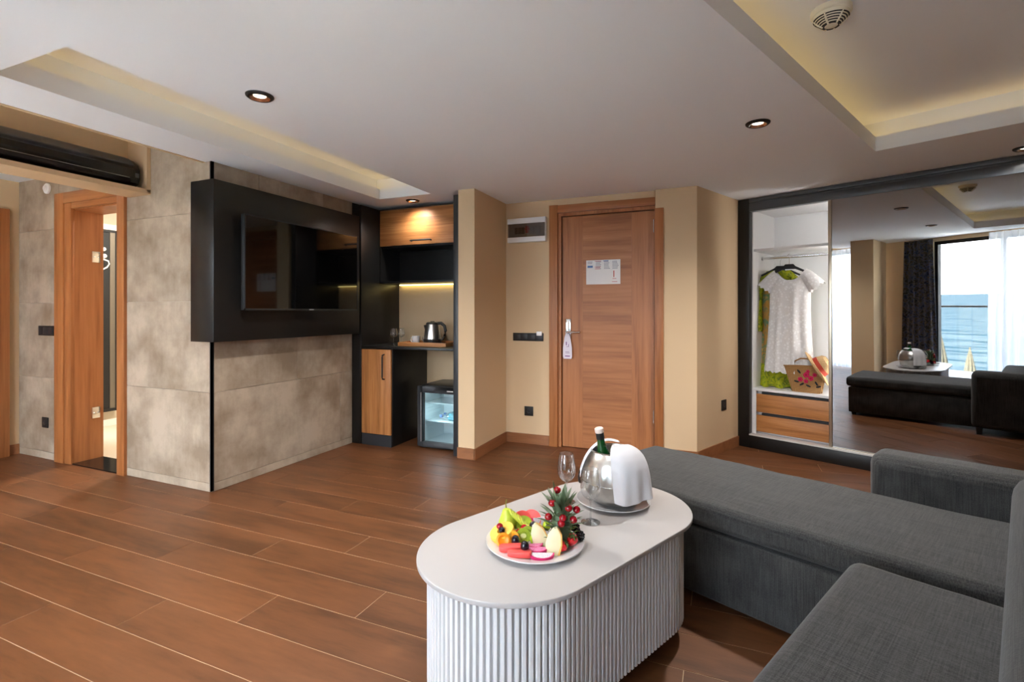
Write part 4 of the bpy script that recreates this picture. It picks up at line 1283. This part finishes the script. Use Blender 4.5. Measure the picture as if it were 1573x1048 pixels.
FM = dict(
    cherry=plain('cherry skin', srgb(150, 8, 24), 0.12, coat=0.6),
    grape=plain('black grape skin', srgb(22, 18, 30), 0.18, coat=0.4, noise=0.3, nscale=30),
    berry=plain('blackberry', srgb(20, 14, 24), 0.25, coat=0.3),
    melonp=plain('watermelon flesh', srgb(232, 88, 84), 0.35, noise=0.08, nscale=50, sss=0.1),
    melon=plain('melon flesh', srgb(238, 228, 186), 0.4, noise=0.04, nscale=30, sss=0.1),
    rind=plain('melon edge', srgb(226, 176, 96), 0.5),
    kiwi=plain('kiwi flesh', srgb(140, 160, 40), 0.35, noise=0.15, nscale=40),
    kiwic=plain('kiwi heart', srgb(205, 205, 140), 0.4),
    lime=plain('green grape skin', srgb(158, 182, 40), 0.2, coat=0.4),
    pear=plain('pear skin', srgb(190, 204, 70), 0.3, noise=0.1, nscale=25),
    pearf=plain('pear flesh', srgb(232, 230, 168), 0.4),
    pine=plain('pineapple flesh', srgb(244, 200, 82), 0.4, noise=0.08, nscale=40, sss=0.1),
    apric=plain('apricot flesh', srgb(240, 150, 30), 0.4, noise=0.1, nscale=30),
    dragon=plain('dragon fruit skin', srgb(200, 30, 100), 0.4),
    dragonf=plain('dragon fruit flesh', srgb(214, 120, 160), 0.5, noise=0.3, nscale=300),
    dragonw=plain('white dragon fruit flesh', srgb(225, 215, 222), 0.5, noise=0.35, nscale=400),
    straw=plain('strawberry', srgb(196, 26, 34), 0.25, coat=0.3, noise=0.12, nscale=120),
    leaf=plain('pineapple leaf', srgb(98, 116, 86), 0.4, noise=0.25, nscale=20),
    herb=plain('herb green', srgb(72, 92, 38), 0.6),
    stalk=plain('fruit stalk', srgb(96, 104, 40), 0.6),
)
def FP(dx, dy, dz):
    return (PC.x + dx, PC.y + dy, PC.z + dz)
# pear: half fruit sliced into a leaning fan
pr_ = thing('pear', 'fan-cut green pear at the back left of the platter', 'pear', FP(-0.108, 0.040, 0.012))
def pear_slice(k):
    f_ = k / 6
    m_ = MB()
    s_ = 1 - 0.10 * k
    prof_ = [(0, 0), (0.022 * s_, 0.004), (0.030 * s_, 0.018), (0.026 * s_, 0.034 * s_ + 0.002), (0.015 * s_, 0.052 * s_), (0.009 * s_, 0.064 * s_), (0, 0.070 * s_)]
    return prof_
pp = MB().lathe([(0, 0), (0.026, 0.004), (0.034, 0.020), (0.030, 0.036), (0.018, 0.056), (0.012, 0.070), (0, 0.076)], 24)
part('whole_side', pp.xf(E3(0, -0.15, 0)), FM['pear'], pr_)
for k in range(6):
    c = RTV * (0.012 + 0.010 * k) + Vector((0, 0, 0.060 - 0.0085 * k))
    r_ = 0.017 + 0.0022 * k if k < 4 else 0.024 - 0.003 * (k - 3)
    sl = MB().lathe([(0, -0.003), (r_, -0.003), (r_ * 1.03, 0), (r_, 0.003), (0, 0.003)], 20)
    sl.xf(Matrix.Translation(c + TOC * 0.012) @ Matrix.Rotation(radians(22.85), 4, 'Z') @ Matrix.Rotation(radians(55), 4, 'Y'))
    s1 = part('slice', sl, FM['pearf'], pr_)
    rim_ = MB().lathe([(r_ * 1.0, -0.0032), (r_ * 1.06, 0), (r_ * 1.0, 0.0032)], 20).xf(Matrix.Translation(c + TOC * 0.012) @ Matrix.Rotation(radians(22.85), 4, 'Z') @ Matrix.Rotation(radians(55), 4, 'Y'))
    part('slice_skin', rim_, FM['pear'], s1)
part('stalk', MB().tube([(-0.010, 0, 0.073), (-0.012, 0, 0.088), (-0.009, 0.0, 0.102)], [0.0022, 0.0018, 0.0016], 6), FM['stalk'], pr_)

def disc(r, h, seg=24):
    return MB().lathe([(0, -h / 2), (r * 0.98, -h / 2), (r, 0), (r * 0.98, h / 2), (0, h / 2)], seg)
def fruit(name, label, cat, mb, mat, group=None, bevel=0.0, loc=(0, 0, 0), rot=None):
    return tag(ob(name, mb.mesh(name, bevel, 2, True, 50), FM[mat] if mat in FM else MT[mat], None, loc, rot=rot), label, cat, group)
Zr = radians(22.85)
def up_disc(dx, dy, dz, lean, yaw, r, h):
    return Matrix.Translation(FP(dx, dy, dz)) @ Matrix.Rotation(Zr + yaw, 4, 'Z') @ Matrix.Rotation(pi / 2 - lean, 4, 'X')
fruit('watermelon_slice', 'left of the two round watermelon slices standing at the back of the platter', 'watermelon', disc(0.033, 0.012).xf(up_disc(-0.070, 0.066, 0.040, 0.5, 0.1, 0.033, 0.012)), 'melonp', 'watermelon slices')
fruit('watermelon_slice', 'right of the two round watermelon slices standing at the back of the platter', 'watermelon', disc(0.033, 0.012).xf(up_disc(-0.042, 0.082, 0.042, 0.5, -0.15, 0.033, 0.012)), 'melonp', 'watermelon slices')
def stick(dx, dy, dz, yaw, l, w_, h, label):
    m_ = MB().prism([(l * (math.copysign(1, cos(a)) * 0.5 - 0.5 * math.copysign(1, cos(a)) * 0.22) + w_ * 0.45 * cos(a), w_ * 0.5 * sin(a)) for a in [2 * pi * k / 20 + 0.01 for k in range(20)]], 0, h)
    fruit('watermelon_piece', label, 'watermelon', m_.xf(Matrix.Translation(FP(dx, dy, dz)) @ Matrix.Rotation(Zr + yaw, 4, 'Z')), 'melonp', 'watermelon pieces', 0.002)
stick(-0.046, -0.088, 0.011, 0.10, 0.062, 0.03, 0.017, 'watermelon piece behind at the front left of the platter')
stick(-0.008, -0.112, 0.011, -0.05, 0.062, 0.028, 0.016, 'watermelon piece nearest the front rim of the platter')
# kiwi
def kiwi(dx, dy, dz, lean, yaw, r, label, h=0.009):
    t = thing('kiwi_slice', label, 'kiwi', FP(dx, dy, dz), 0, 'kiwi slices')
    R_ = Matrix.Rotation(Zr + yaw, 4, 'Z') @ Matrix.Rotation(pi / 2 - lean, 4, 'X')
    part('flesh', disc(r, h).xf(R_), FM['kiwi'], t)
    part('heart', disc(r * 0.32, h * 1.12, 16).xf(R_ @ Matrix.Scale(1.3, 4, (1, 0, 0))), FM['kiwic'], t)
    part('seeds', (lambda m_: [m_.ball((r * 0.52 * cos(k * pi / 7), r * 0.52 * sin(k * pi / 7), h * 0.52), 0.0012, 5, 3) for k in range(14)] and m_)(MB()).xf(R_), FM['berry'], t)
kiwi(-0.030, -0.026, 0.034, 0.35, 0.05, 0.023, 'front kiwi slice behind the black grapes')
kiwi(-0.020, -0.012, 0.037, 0.35, -0.05, 0.023, 'kiwi slice leaning behind the front one')
kiwi(-0.058, 0.052, 0.034, 0.9, 0.2, 0.030, 'flat kiwi slice below the round watermelon slices', 0.012)
kiwi(-0.048, 0.040, 0.030, 1.1, 0.2, 0.030, 'kiwi slice half under the flat one', 0.012)
for k, (dx, dy, dz, lb) in enumerate([(0.004, -0.022, 0.028, 'green grape beside the front kiwi slices'), (0.022, 0.052, 0.044, 'green grape behind the left melon wedge'), (0.012, -0.004, 0.026, 'green grape left of the melon wedges')]):
    fruit('green_grape', lb, 'grape', MB().ball((0, 0, 0), 0.0135, 14, 10, (1, 1, 1.2)), 'lime', 'green grapes', loc=FP(dx, dy, dz))
# pineapple ring and apricots
def ring_mb(r1, r2, h):
    return MB().add(*(lambda m_: (m_.v, m_.f))(MB().lathe_open([(r1, 0), (r2, 0), (r2 * 1.02, h / 2), (r2, h), (r1, h), (r1, 0)], 30)))
fruit('pineapple_ring', 'yellow pineapple ring at the left of the platter', 'pineapple', ring_mb(0.015, 0.040, 0.022).xf(Matrix.Translation(FP(-0.098, -0.026, 0.022)) @ E3(0.32, -0.25, 0)), 'pine', 'pineapple rings')
fruit('pineapple_ring', 'yellow pineapple piece behind the kiwi slices', 'pineapple', ring_mb(0.010, 0.028, 0.014).xf(Matrix.Translation(FP(-0.008, 0.022, 0.028)) @ E3(0.5, 0.1, 0)), 'pine', 'pineapple rings')
for dx, dy, dz, a, lb in ((-0.082, -0.068, 0.027, 0.2, 'orange apricot half nearest the left rim'), (-0.058, -0.045, 0.028, -0.5, 'orange apricot half beside the black grape'), (-0.070, -0.020, 0.022, 0.8, 'orange apricot half under the pineapple ring')):
    t = thing('apricot_half', lb, 'apricot', FP(dx, dy, dz), 0, 'apricot halves')
    R_ = Matrix.Rotation(Zr + a, 4, 'Z') @ Matrix.Rotation(pi / 2 - 0.45, 4, 'X')
    part('flesh', MB().lathe([(0, -0.012), (0.014, -0.010), (0.022, -0.003), (0.023, 0.004), (0.017, 0.006), (0.010, 0.001), (0, -0.001)], 22).xf(R_), FM['apric'], t)
# grapes, cherries, berries
for dx, dy, dz, lb in ((-0.044, -0.058, 0.030, 'black grape between apricot and kiwi'), (0.000, -0.090, 0.034, 'large black grape in front of the kiwi, on the watermelon'), (-0.016, 0.026, 0.046, 'black grape at the centre of the platter'), (0.092, 0.012, 0.034, 'black grape beside the right melon wedge')):
    fruit('black_grape', lb, 'grape', MB().ball((0, 0, 0), 0.0135, 14, 10, (1, 1, 1.2)), 'grape', 'black grapes', loc=FP(dx, dy, dz))
def cherry(dx, dy, dz, lb, r=0.0105):
    fruit('cherry', lb, 'cherry', MB().ball((0, 0, 0), r, 14, 10, (1.05, 1.05, 0.95)), 'cherry', 'cherries', loc=FP(dx, dy, dz))
cherry(-0.107, -0.038, 0.056, 'bright cherry on the pineapple ring')
cherry(-0.036, -0.004, 0.050, 'cherry in the middle of the platter above the kiwi')
cherry(-0.048, -0.016, 0.040, 'cherry between kiwi and apricot')
cherry(-0.006, 0.010, 0.036, 'cherry below the black grape at the centre')
fruit('blackberry', 'dark berry beside the cherry on the pineapple ring', 'blackberry', MB().ball((0, 0, 0), 0.0105, 12, 8), 'berry', 'blackberries', loc=FP(-0.094, -0.050, 0.050))
def berry(dx, dy, dz, lb):
    m_ = MB()
    rnd = random.Random(int(dx * 1e4))
    for k in range(26):
        z = 1 - 2 * (k + 0.5) / 26
        a = k * 2.39996
        r = math.sqrt(1 - z * z)
        m_.ball((0.012 * r * cos(a), 0.012 * r * sin(a), 0.013 * z), 0.0045, 6, 4)
    fruit('blackberry', lb, 'blackberry', m_, 'berry', 'blackberries', loc=FP(dx, dy, dz))
berry(0.126, 0.046, 0.040, 'blackberry at the right rim behind the strawberry')
berry(0.116, 0.060, 0.052, 'upper blackberry at the right rim of the platter')
berry(0.134, 0.056, 0.028, 'lowest blackberry at the right rim of the platter')
# strawberries
def strawb(dx, dy, dz, s_, rot, lb):
    t = tag(ob('strawberry', None, loc=FP(dx, dy, dz), rot=rot), lb, 'strawberry', 'strawberries')
    part('flesh', MB().lathe([(0, -0.026 * s_), (0.008 * s_, -0.022 * s_), (0.016 * s_, -0.008 * s_), (0.019 * s_, 0.006 * s_), (0.014 * s_, 0.016 * s_), (0, 0.018 * s_)], 18), FM['straw'], t)
    m_ = MB()
    for k in range(6):
        a = k * pi / 3
        m_.add([(0.003 * cos(a + 1.2), 0.003 * sin(a + 1.2), 0.018 * s_), (0.003 * cos(a - 1.2), 0.003 * sin(a - 1.2), 0.018 * s_), (0.018 * s_ * cos(a), 0.018 * s_ * sin(a), 0.016 * s_), (0.009 * s_ * cos(a), 0.009 * s_ * sin(a), 0.024 * s_)], [(0, 1, 3), (1, 2, 3), (2, 0, 3), (0, 2, 1)])
    part('calyx', m_, FM['herb'], t)
strawb(0.120, 0.006, 0.034, 1.0, (0.5, 0.25, 0.3), 'large strawberry at the right front rim')
strawb(0.102, 0.070, 0.052, 0.9, (0.3, 0.5, 0), 'strawberry at the back right under the crown')
strawb(0.100, -0.034, 0.028, 0.9, (0.2, 0.9, 0.5), 'strawberry half hidden beside the right melon wedge')
# dragon fruit
def dragon(dx, dy, dz, yaw, r, mat, lb, tilt=0.15, lean=None):
    t = thing('dragon_fruit_slice', lb, 'dragon fruit', FP(dx, dy, dz), 0, 'dragon fruit slices')
    R_ = Matrix.Rotation(Zr + yaw, 4, 'Z') @ (Matrix.Rotation(tilt, 4, 'X') if lean is None else Matrix.Rotation(pi / 2 - lean, 4, 'X'))
    half = [(r * cos(a), r * 0.8 * sin(a)) for a in [pi * k / 14 for k in range(15)]]
    outer_ = [(r * 1.12 * cos(a), r * 0.92 * sin(a)) for a in [-0.06 + (pi + 0.12) * k / 14 for k in range(15)]]
    part('flesh', MB().prism(half, 0, 0.009).xf(R_ @ Matrix.Rotation(pi, 4, 'Z')), FM[mat], t)
    part('skin', MB().prism(outer_ + half[::-1], -0.0005, 0.0095).xf(R_ @ Matrix.Rotation(pi, 4, 'Z')), FM['dragon'], t)
dragon(0.018, -0.050, 0.020, 0.1, 0.022, 'dragonf', 'small dragon fruit slice behind the front ones')
dragon(0.030, -0.062, 0.018, -0.1, 0.030, 'dragonf', 'middle dragon fruit slice at the front')
dragon(0.052, -0.084, 0.013, -0.05, 0.034, 'dragonw', 'largest dragon fruit slice at the front rim')
dragon(-0.012, 0.098, 0.050, 0.3, 0.034, 'dragonw', 'white dragon fruit slice standing at the back', 0, 0.3)
# melon wedges
def wedge(dx, dy, dz, yaw, lean, roll, lb, s_=1.0):
    t = thing('melon_wedge', lb, 'melon', FP(dx, dy, dz), 0, 'melon wedges')
    R_ = Matrix.Rotation(Zr + yaw, 4, 'Z') @ Matrix.Rotation(roll, 4, 'Y') @ Matrix.Rotation(pi / 2 - lean, 4, 'X')
    poly = [(-0.022, 0), (0.014, -0.006), (0.022, 0.030), (0.020, 0.058), (0.006, 0.082), (-0.006, 0.076), (-0.020, 0.056), (-0.026, 0.028)]
    part('flesh', MB().prism([(x * s_, y * s_) for x, y in poly], 0, 0.013).xf(R_), FM['melon'], t, 0.002)
    part('edge', MB().prism([(0.012 * s_, -0.005 * s_), (0.019 * s_, -0.003 * s_), (0.025 * s_, 0.030 * s_), (0.023 * s_, 0.058 * s_), (0.009 * s_, 0.082 * s_), (0.019 * s_, 0.056 * s_), (0.021 * s_, 0.030 * s_)], -0.0006, 0.0136).xf(R_), FM['rind'], t)
wedge(0.040, -0.026, 0.010, 0.15, 0.12, -0.42, 'left melon wedge leaning towards the kiwi')
wedge(0.078, -0.048, 0.008, -0.10, 0.10, 0.06, 'right melon wedge standing at the front of the crown')
# pineapple crown with cherries
cr = thing('pineapple', 'green pineapple crown standing on the fruit platter', 'pineapple', FP(0.083, 0.010, 0.010))
part('core', MB().lathe([(0, 0), (0.03, 0), (0.034, 0.03), (0.028, 0.07), (0.018, 0.12), (0.006, 0.16), (0, 0.165)], 18), FM['leaf'], cr)
def blade(az, z0, out, ln, w_):
    rs_ = []
    for k in range(7):
        f_ = k / 6
        r = 0.016 + out * ln * f_ * (1 + 0.25 * f_)
        z = z0 + ln * (1 - 0.55 * out) * f_ - 0.25 * out * ln * f_ * f_
        ww_ = w_ * (1 - f_ ** 1.8) * (0.8 + 0.4 * f_) + 0.0003
        c = Vector((r * cos(az), r * sin(az), z))
        sd = Vector((-sin(az), cos(az), 0))
        inn = Vector((cos(az), sin(az), 0)) * (-0.003 * (1 - f_))
        rs_.append([tuple(c - sd * ww_), tuple(c - inn * 1.2), tuple(c + sd * ww_), tuple(c + inn)])
    return MB().grid(rs_, True)
rnd = random.Random(11)
for ring_i, (z0, out, ln, cnt) in enumerate(((0.060, 0.80, 0.058, 9), (0.076, 0.72, 0.066, 9), (0.092, 0.60, 0.074, 8), (0.108, 0.50, 0.080, 8), (0.120, 0.36, 0.078, 7), (0.128, 0.18, 0.074, 5))):
    for k in range(cnt):
        az = 2 * pi * k / cnt + ring_i * 0.55 + rnd.uniform(-0.15, 0.15)
        part('leaf', blade(az, z0, out + rnd.uniform(-0.06, 0.06), ln * rnd.uniform(0.9, 1.1), 0.0105), FM['leaf'], cr, angle=60)
cc = Vector(FP(0.083, 0.010, 0.010))
for du, dz, dp, lb in ((-0.029, 0.152, 0.02, 'cherry high at the left of the pineapple crown'), (0.022, 0.140, 0.030, 'cherry high at the right of the pineapple crown'), (0.049, 0.128, 0.012, 'outermost cherry at the right of the pineapple crown'), (0.037, 0.104, 0.03, 'cherry low at the right of the pineapple crown'), (-0.002, 0.098, 0.044, 'cherry at the front centre of the pineapple crown'), (0.003, 0.113, 0.040, 'cherry above the front centre one in the crown'), (-0.040, 0.109, 0.02, 'small cherry low at the left of the crown'), (-0.010, 0.182, -0.01, 'cherry near the top of the pineapple crown')):
    v = cc + RTV * du + TOC * dp + Vector((0, 0, dz - 0.012))
    fruit('cherry', lb, 'cherry', MB().ball((0, 0, 0), 0.0118, 14, 10, (1.05, 1.05, 0.95)), 'cherry', 'cherries', loc=tuple(v))
# herb sprigs below the crown
hs = MB()
for k in range(150):
    a = rnd.uniform(0, 2 * pi)
    r = rnd.uniform(0.012, 0.045)
    z = rnd.uniform(0.012, 0.075)
    b = Vector((r * cos(a), r * sin(a), z))
    e_ = b + Vector((cos(a) * 0.015 + rnd.uniform(-.008, .008), sin(a) * 0.015 + rnd.uniform(-.008, .008), rnd.uniform(-0.004, 0.014)))
    hs.tube([b, (b + e_) / 2 + Vector((0, 0, 0.002)), e_], [0.0012, 0.0013, 0.0006], 4)
tag(ob('herb_sprigs', hs.mesh('herb_sprigs'), FM['herb'], None, tuple(cc)), 'dark green herb sprigs around the foot of the pineapple crown', 'herbs', kind='stuff')

# wine bucket group
BC = Vector((-0.397, 1.965, TH))
dish('bucket_plate', 'white plate under the steel wine bucket', tuple(BC), 0.142)
bk_ = thing('wine_bucket', 'round brushed steel wine bucket on the white plate', 'wine bucket', (BC.x, BC.y, BC.z + 0.0062))
prof_o = [(0, 0.0), (0.066, 0.0), (0.085, 0.012), (0.108, 0.045), (0.121, 0.085), (0.124, 0.110), (0.118, 0.145), (0.104, 0.178), (0.086, 0.198), (0.088, 0.204)]
prof_i = [(0.084, 0.204), (0.082, 0.197), (0.100, 0.175), (0.114, 0.145), (0.119, 0.110), (0.104, 0.05), (0.062, 0.006), (0, 0.006)]
part('bowl', MB().lathe(prof_o + prof_i, 56), 'steel', bk_, angle=50)
part('seam', MB().lathe([(0.1215, 0.0865), (0.1235, 0.088), (0.1222, 0.0905)], 56), 'chrome', bk_)
part('ring_handle', MB().tube([tuple(-RTV * 0.128 + Vector((0, 0, 0.118)) + RTV * (-0.008 * sin(a)) + Vector((0, 0, -0.022 + 0.022 * cos(a))) + TOC * (0.01 * sin(a))) for a in [2 * pi * k / 16 for k in range(16)]], 0.005, 8, True), plain('dark handle', (0.05, 0.035, 0.03, 1), 0.4), bk_)
bt = tag(ob('wine_bottle', None, loc=tuple(BC + Vector((-0.008, -0.004, 0.022)) - RTV * 0.003), rot=(0, 0, 0)), 'green wine bottle tilted in the steel bucket', 'bottle')
BT = Matrix.Rotation(Zr, 4, 'Z') @ Matrix.Rotation(radians(-10), 4, 'Y') @ Matrix.Rotation(radians(4), 4, 'X')
greeng = plain('green bottle glass', (0.006, 0.075, 0.014, 1), 0.05, coat=0.8)
part('glass', MB().lathe([(0, 0), (0.034, 0.0), (0.037, 0.008), (0.037, 0.13), (0.033, 0.155), (0.018, 0.20), (0.0145, 0.225), (0.0145, 0.262)], 28).xf(BT), greeng, bt)
part('foil', MB().lathe([(0.0150, 0.236), (0.0158, 0.238), (0.0160, 0.272), (0.0150, 0.274)], 24).xf(BT), 'blackm', bt)
part('cap', MB().lathe([(0.0160, 0.262), (0.0172, 0.264), (0.0172, 0.278), (0.014, 0.281), (0, 0.281)], 24).xf(BT), plain('pale cap', (0.85, 0.72, 0.64, 1), 0.5), bt)
# napkin: one cloth laid over the right side of the bucket
def cloth_sheet():
    m_ = MB()
    # main sheet: lies over the right side of the mouth and falls over the belly
    prof_ = [(0.004, 0.224), (0.040, 0.226), (0.075, 0.222), (0.098, 0.208), (0.116, 0.186), (0.128, 0.158), (0.133, 0.128), (0.135, 0.098), (0.136, 0.068), (0.137, 0.036)]
    rows_ = []
    nphi = 44
    for i in range(33):
        f_ = i / 32 * (len(prof_) - 1)
        k = min(int(f_), len(prof_) - 2)
        t = f_ - k
        r = prof_[k][0] * (1 - t) + prof_[k + 1][0] * t
        z = prof_[k][1] * (1 - t) + prof_[k + 1][1] * t
        g = i / 32
        row = []
        for j in range(nphi + 1):
            q_ = j / nphi
            ph = radians(-22 + 12 * g + (138 - 12 * g) * q_)
            fold = (0.007 * sin(ph * 7.0 + 0.4) + 0.004 * sin(ph * 13 + 1.0)) * max(0, g - 0.30) * 1.5
            rr = r + fold + 0.007 * g * sin(pi * q_)
            zz = z - (0.012 * sin(q_ * 9) * max(0, g - 0.8)) - 0.010 * q_ * (1 - g)
            row.append(tuple(RTV * (rr * sin(ph)) + TOC * (rr * cos(ph)) + Vector((0, 0, zz))))
        rows_.append(row)
    m_.grid(rows_)
    # tail laid over the left rim behind the bottle
    path = [(0.030, -0.030, 0.226), (0.0, -0.048, 0.232), (-0.030, -0.046, 0.230), (-0.058, -0.034, 0.222), (-0.084, -0.018, 0.206), (-0.106, -0.006, 0.182), (-0.122, 0.0, 0.152), (-0.131, 0.002, 0.122), (-0.134, 0.002, 0.100)]
    rows_ = []
    for i, (la, dp, z) in enumerate(path):
        f_ = i / (len(path) - 1)
        row = []
        for j in range(7):
            t = j / 6 - 0.5
            row.append(tuple(RTV * la + TOC * (dp + 0.046 * t * (1 - 0.3 * f_)) + Vector((0, 0, z + 0.004 * cos(t * 6) + 0.010 * t * (1 - f_)))))
        rows_.append(row)
    m_.grid(rows_)
    return m_
nk = tag(ob('napkin', cloth_sheet().mesh('napkin', 0, 1, True, 80), 'cloth', None, (BC.x, BC.y, BC.z + 0.006)), 'white cloth napkin draped over the wine bucket', 'napkin')
sm = nk.modifiers.new('thickness', 'SOLIDIFY')
sm.thickness = 0.003
sb = nk.modifiers.new('smooth', 'SUBSURF')
sb.levels = 1
sb.render_levels = 1
wineglass('wine_glass', (-0.434, 1.748, TH), 'empty wine glass in front of the steel bucket', 'wine glasses on the table', 0.036, 0.080, 0.110, 0.034)
wineglass('wine_glass', (-0.568, 1.900, TH), 'empty wine glass behind the pineapple crown', 'wine glasses on the table', 0.036, 0.080, 0.110, 0.034)

# ================================================================== WINDOW SIDE (seen in the mirror)
def curtain(name, label, x0, x1, y, z0, z1, mat, folds, amp, taper=0.0, group=None):
    rows_ = []
    n_ = folds * 10
    for i in range(13):
        f_ = i / 12
        row = []
        for j in range(n_ + 1):
            t = j / n_
            x = x0 + (x1 - x0) * t
            x = x + taper * (1 - f_) * (t - 0.5)
            row.append((x, y + amp * (0.7 + 0.3 * (1 - f_)) * sin(2 * pi * folds * t + 0.5 * sin(3 * f_ + t * 4)), z0 + (z1 - z0) * f_))
        rows_.append(row)
    return tag(ob(name, MB().grid(rows_).mesh(name, 0, 1, True, 80), mat), label, 'curtain', group)
FLORAL = blotch('blue floral curtain cloth', [srgb(26, 28, 40), srgb(60, 66, 92), srgb(92, 96, 116), srgb(96, 84, 62), srgb(34, 38, 56), srgb(110, 104, 96)], 13)
curtain('floral_curtain', 'dark blue floral curtain beside the sea window in the mirror', -1.98, -1.56, -0.28, 0.02, 2.17, FLORAL, 6, 0.035, 0.10)
SH = sheer('white sheer voile')
curtain('sheer_curtain', 'white sheer curtain right of the sea view in the mirror', -0.86, -0.22, -0.30, 0.02, 2.17, SH, 8, 0.03, 0.04, 'sheer curtains')
curtain('sheer_curtain', 'white sheer curtain at the left edge of the mirror', -3.45, -2.55, -0.30, 0.02, 2.17, SH, 10, 0.03, 0.0, 'sheer curtains')
rl = thing('balcony_railing', 'glass balcony railing with dark handrail in front of the sea', 'railing', (0, -1.6, 0))
part('handrail', box(-6.0, 2.5, -0.025, 0.025, 1.085, 1.115), 'blackm', rl, 0.004)
for k in range(6):
    part('glass_panel', box(-6.0 + 1.4 * k + 0.01, -6.0 + 1.4 * (k + 1) - 0.01, -0.006, 0.006, -0.02, 1.085), 'railglass', rl)
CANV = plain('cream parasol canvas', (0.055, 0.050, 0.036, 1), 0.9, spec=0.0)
def parasol(x, y, ztip, label):
    t = thing('closed_parasol', label, 'parasol', (x, y, -2.4), 0, 'closed parasols below the balcony')
    hh = ztip + 2.4
    rs_ = []
    for i in range(9):
        f_ = i / 8
        z = hh - 1.7 * f_
        r = 0.012 + 0.25 * f_ ** 0.9
        rs_.append([(r * (1 + 0.16 * cos(8 * a)) * cos(a), r * (1 + 0.16 * cos(8 * a)) * sin(a), z) for a in [2 * pi * k / 64 for k in range(64)]])
    part('canopy', MB().grid(rs_, True), CANV, t, angle=60)
    part('pole', MB().tube([(0, 0, 0), (0, 0, hh + 0.03)], 0.018, 8), CANV, t)
    part('base', MB().lathe([(0, 0), (0.25, 0), (0.25, 0.06), (0.03, 0.09), (0, 0.09)], 20), 'blackm', t)
parasol(-4.97, -6.0, 0.29, 'closed cream parasol beside the floral curtain in the mirror')
parasol(-4.34, -6.0, -0.02, 'closed cream parasol in the middle of the sea view in the mirror')
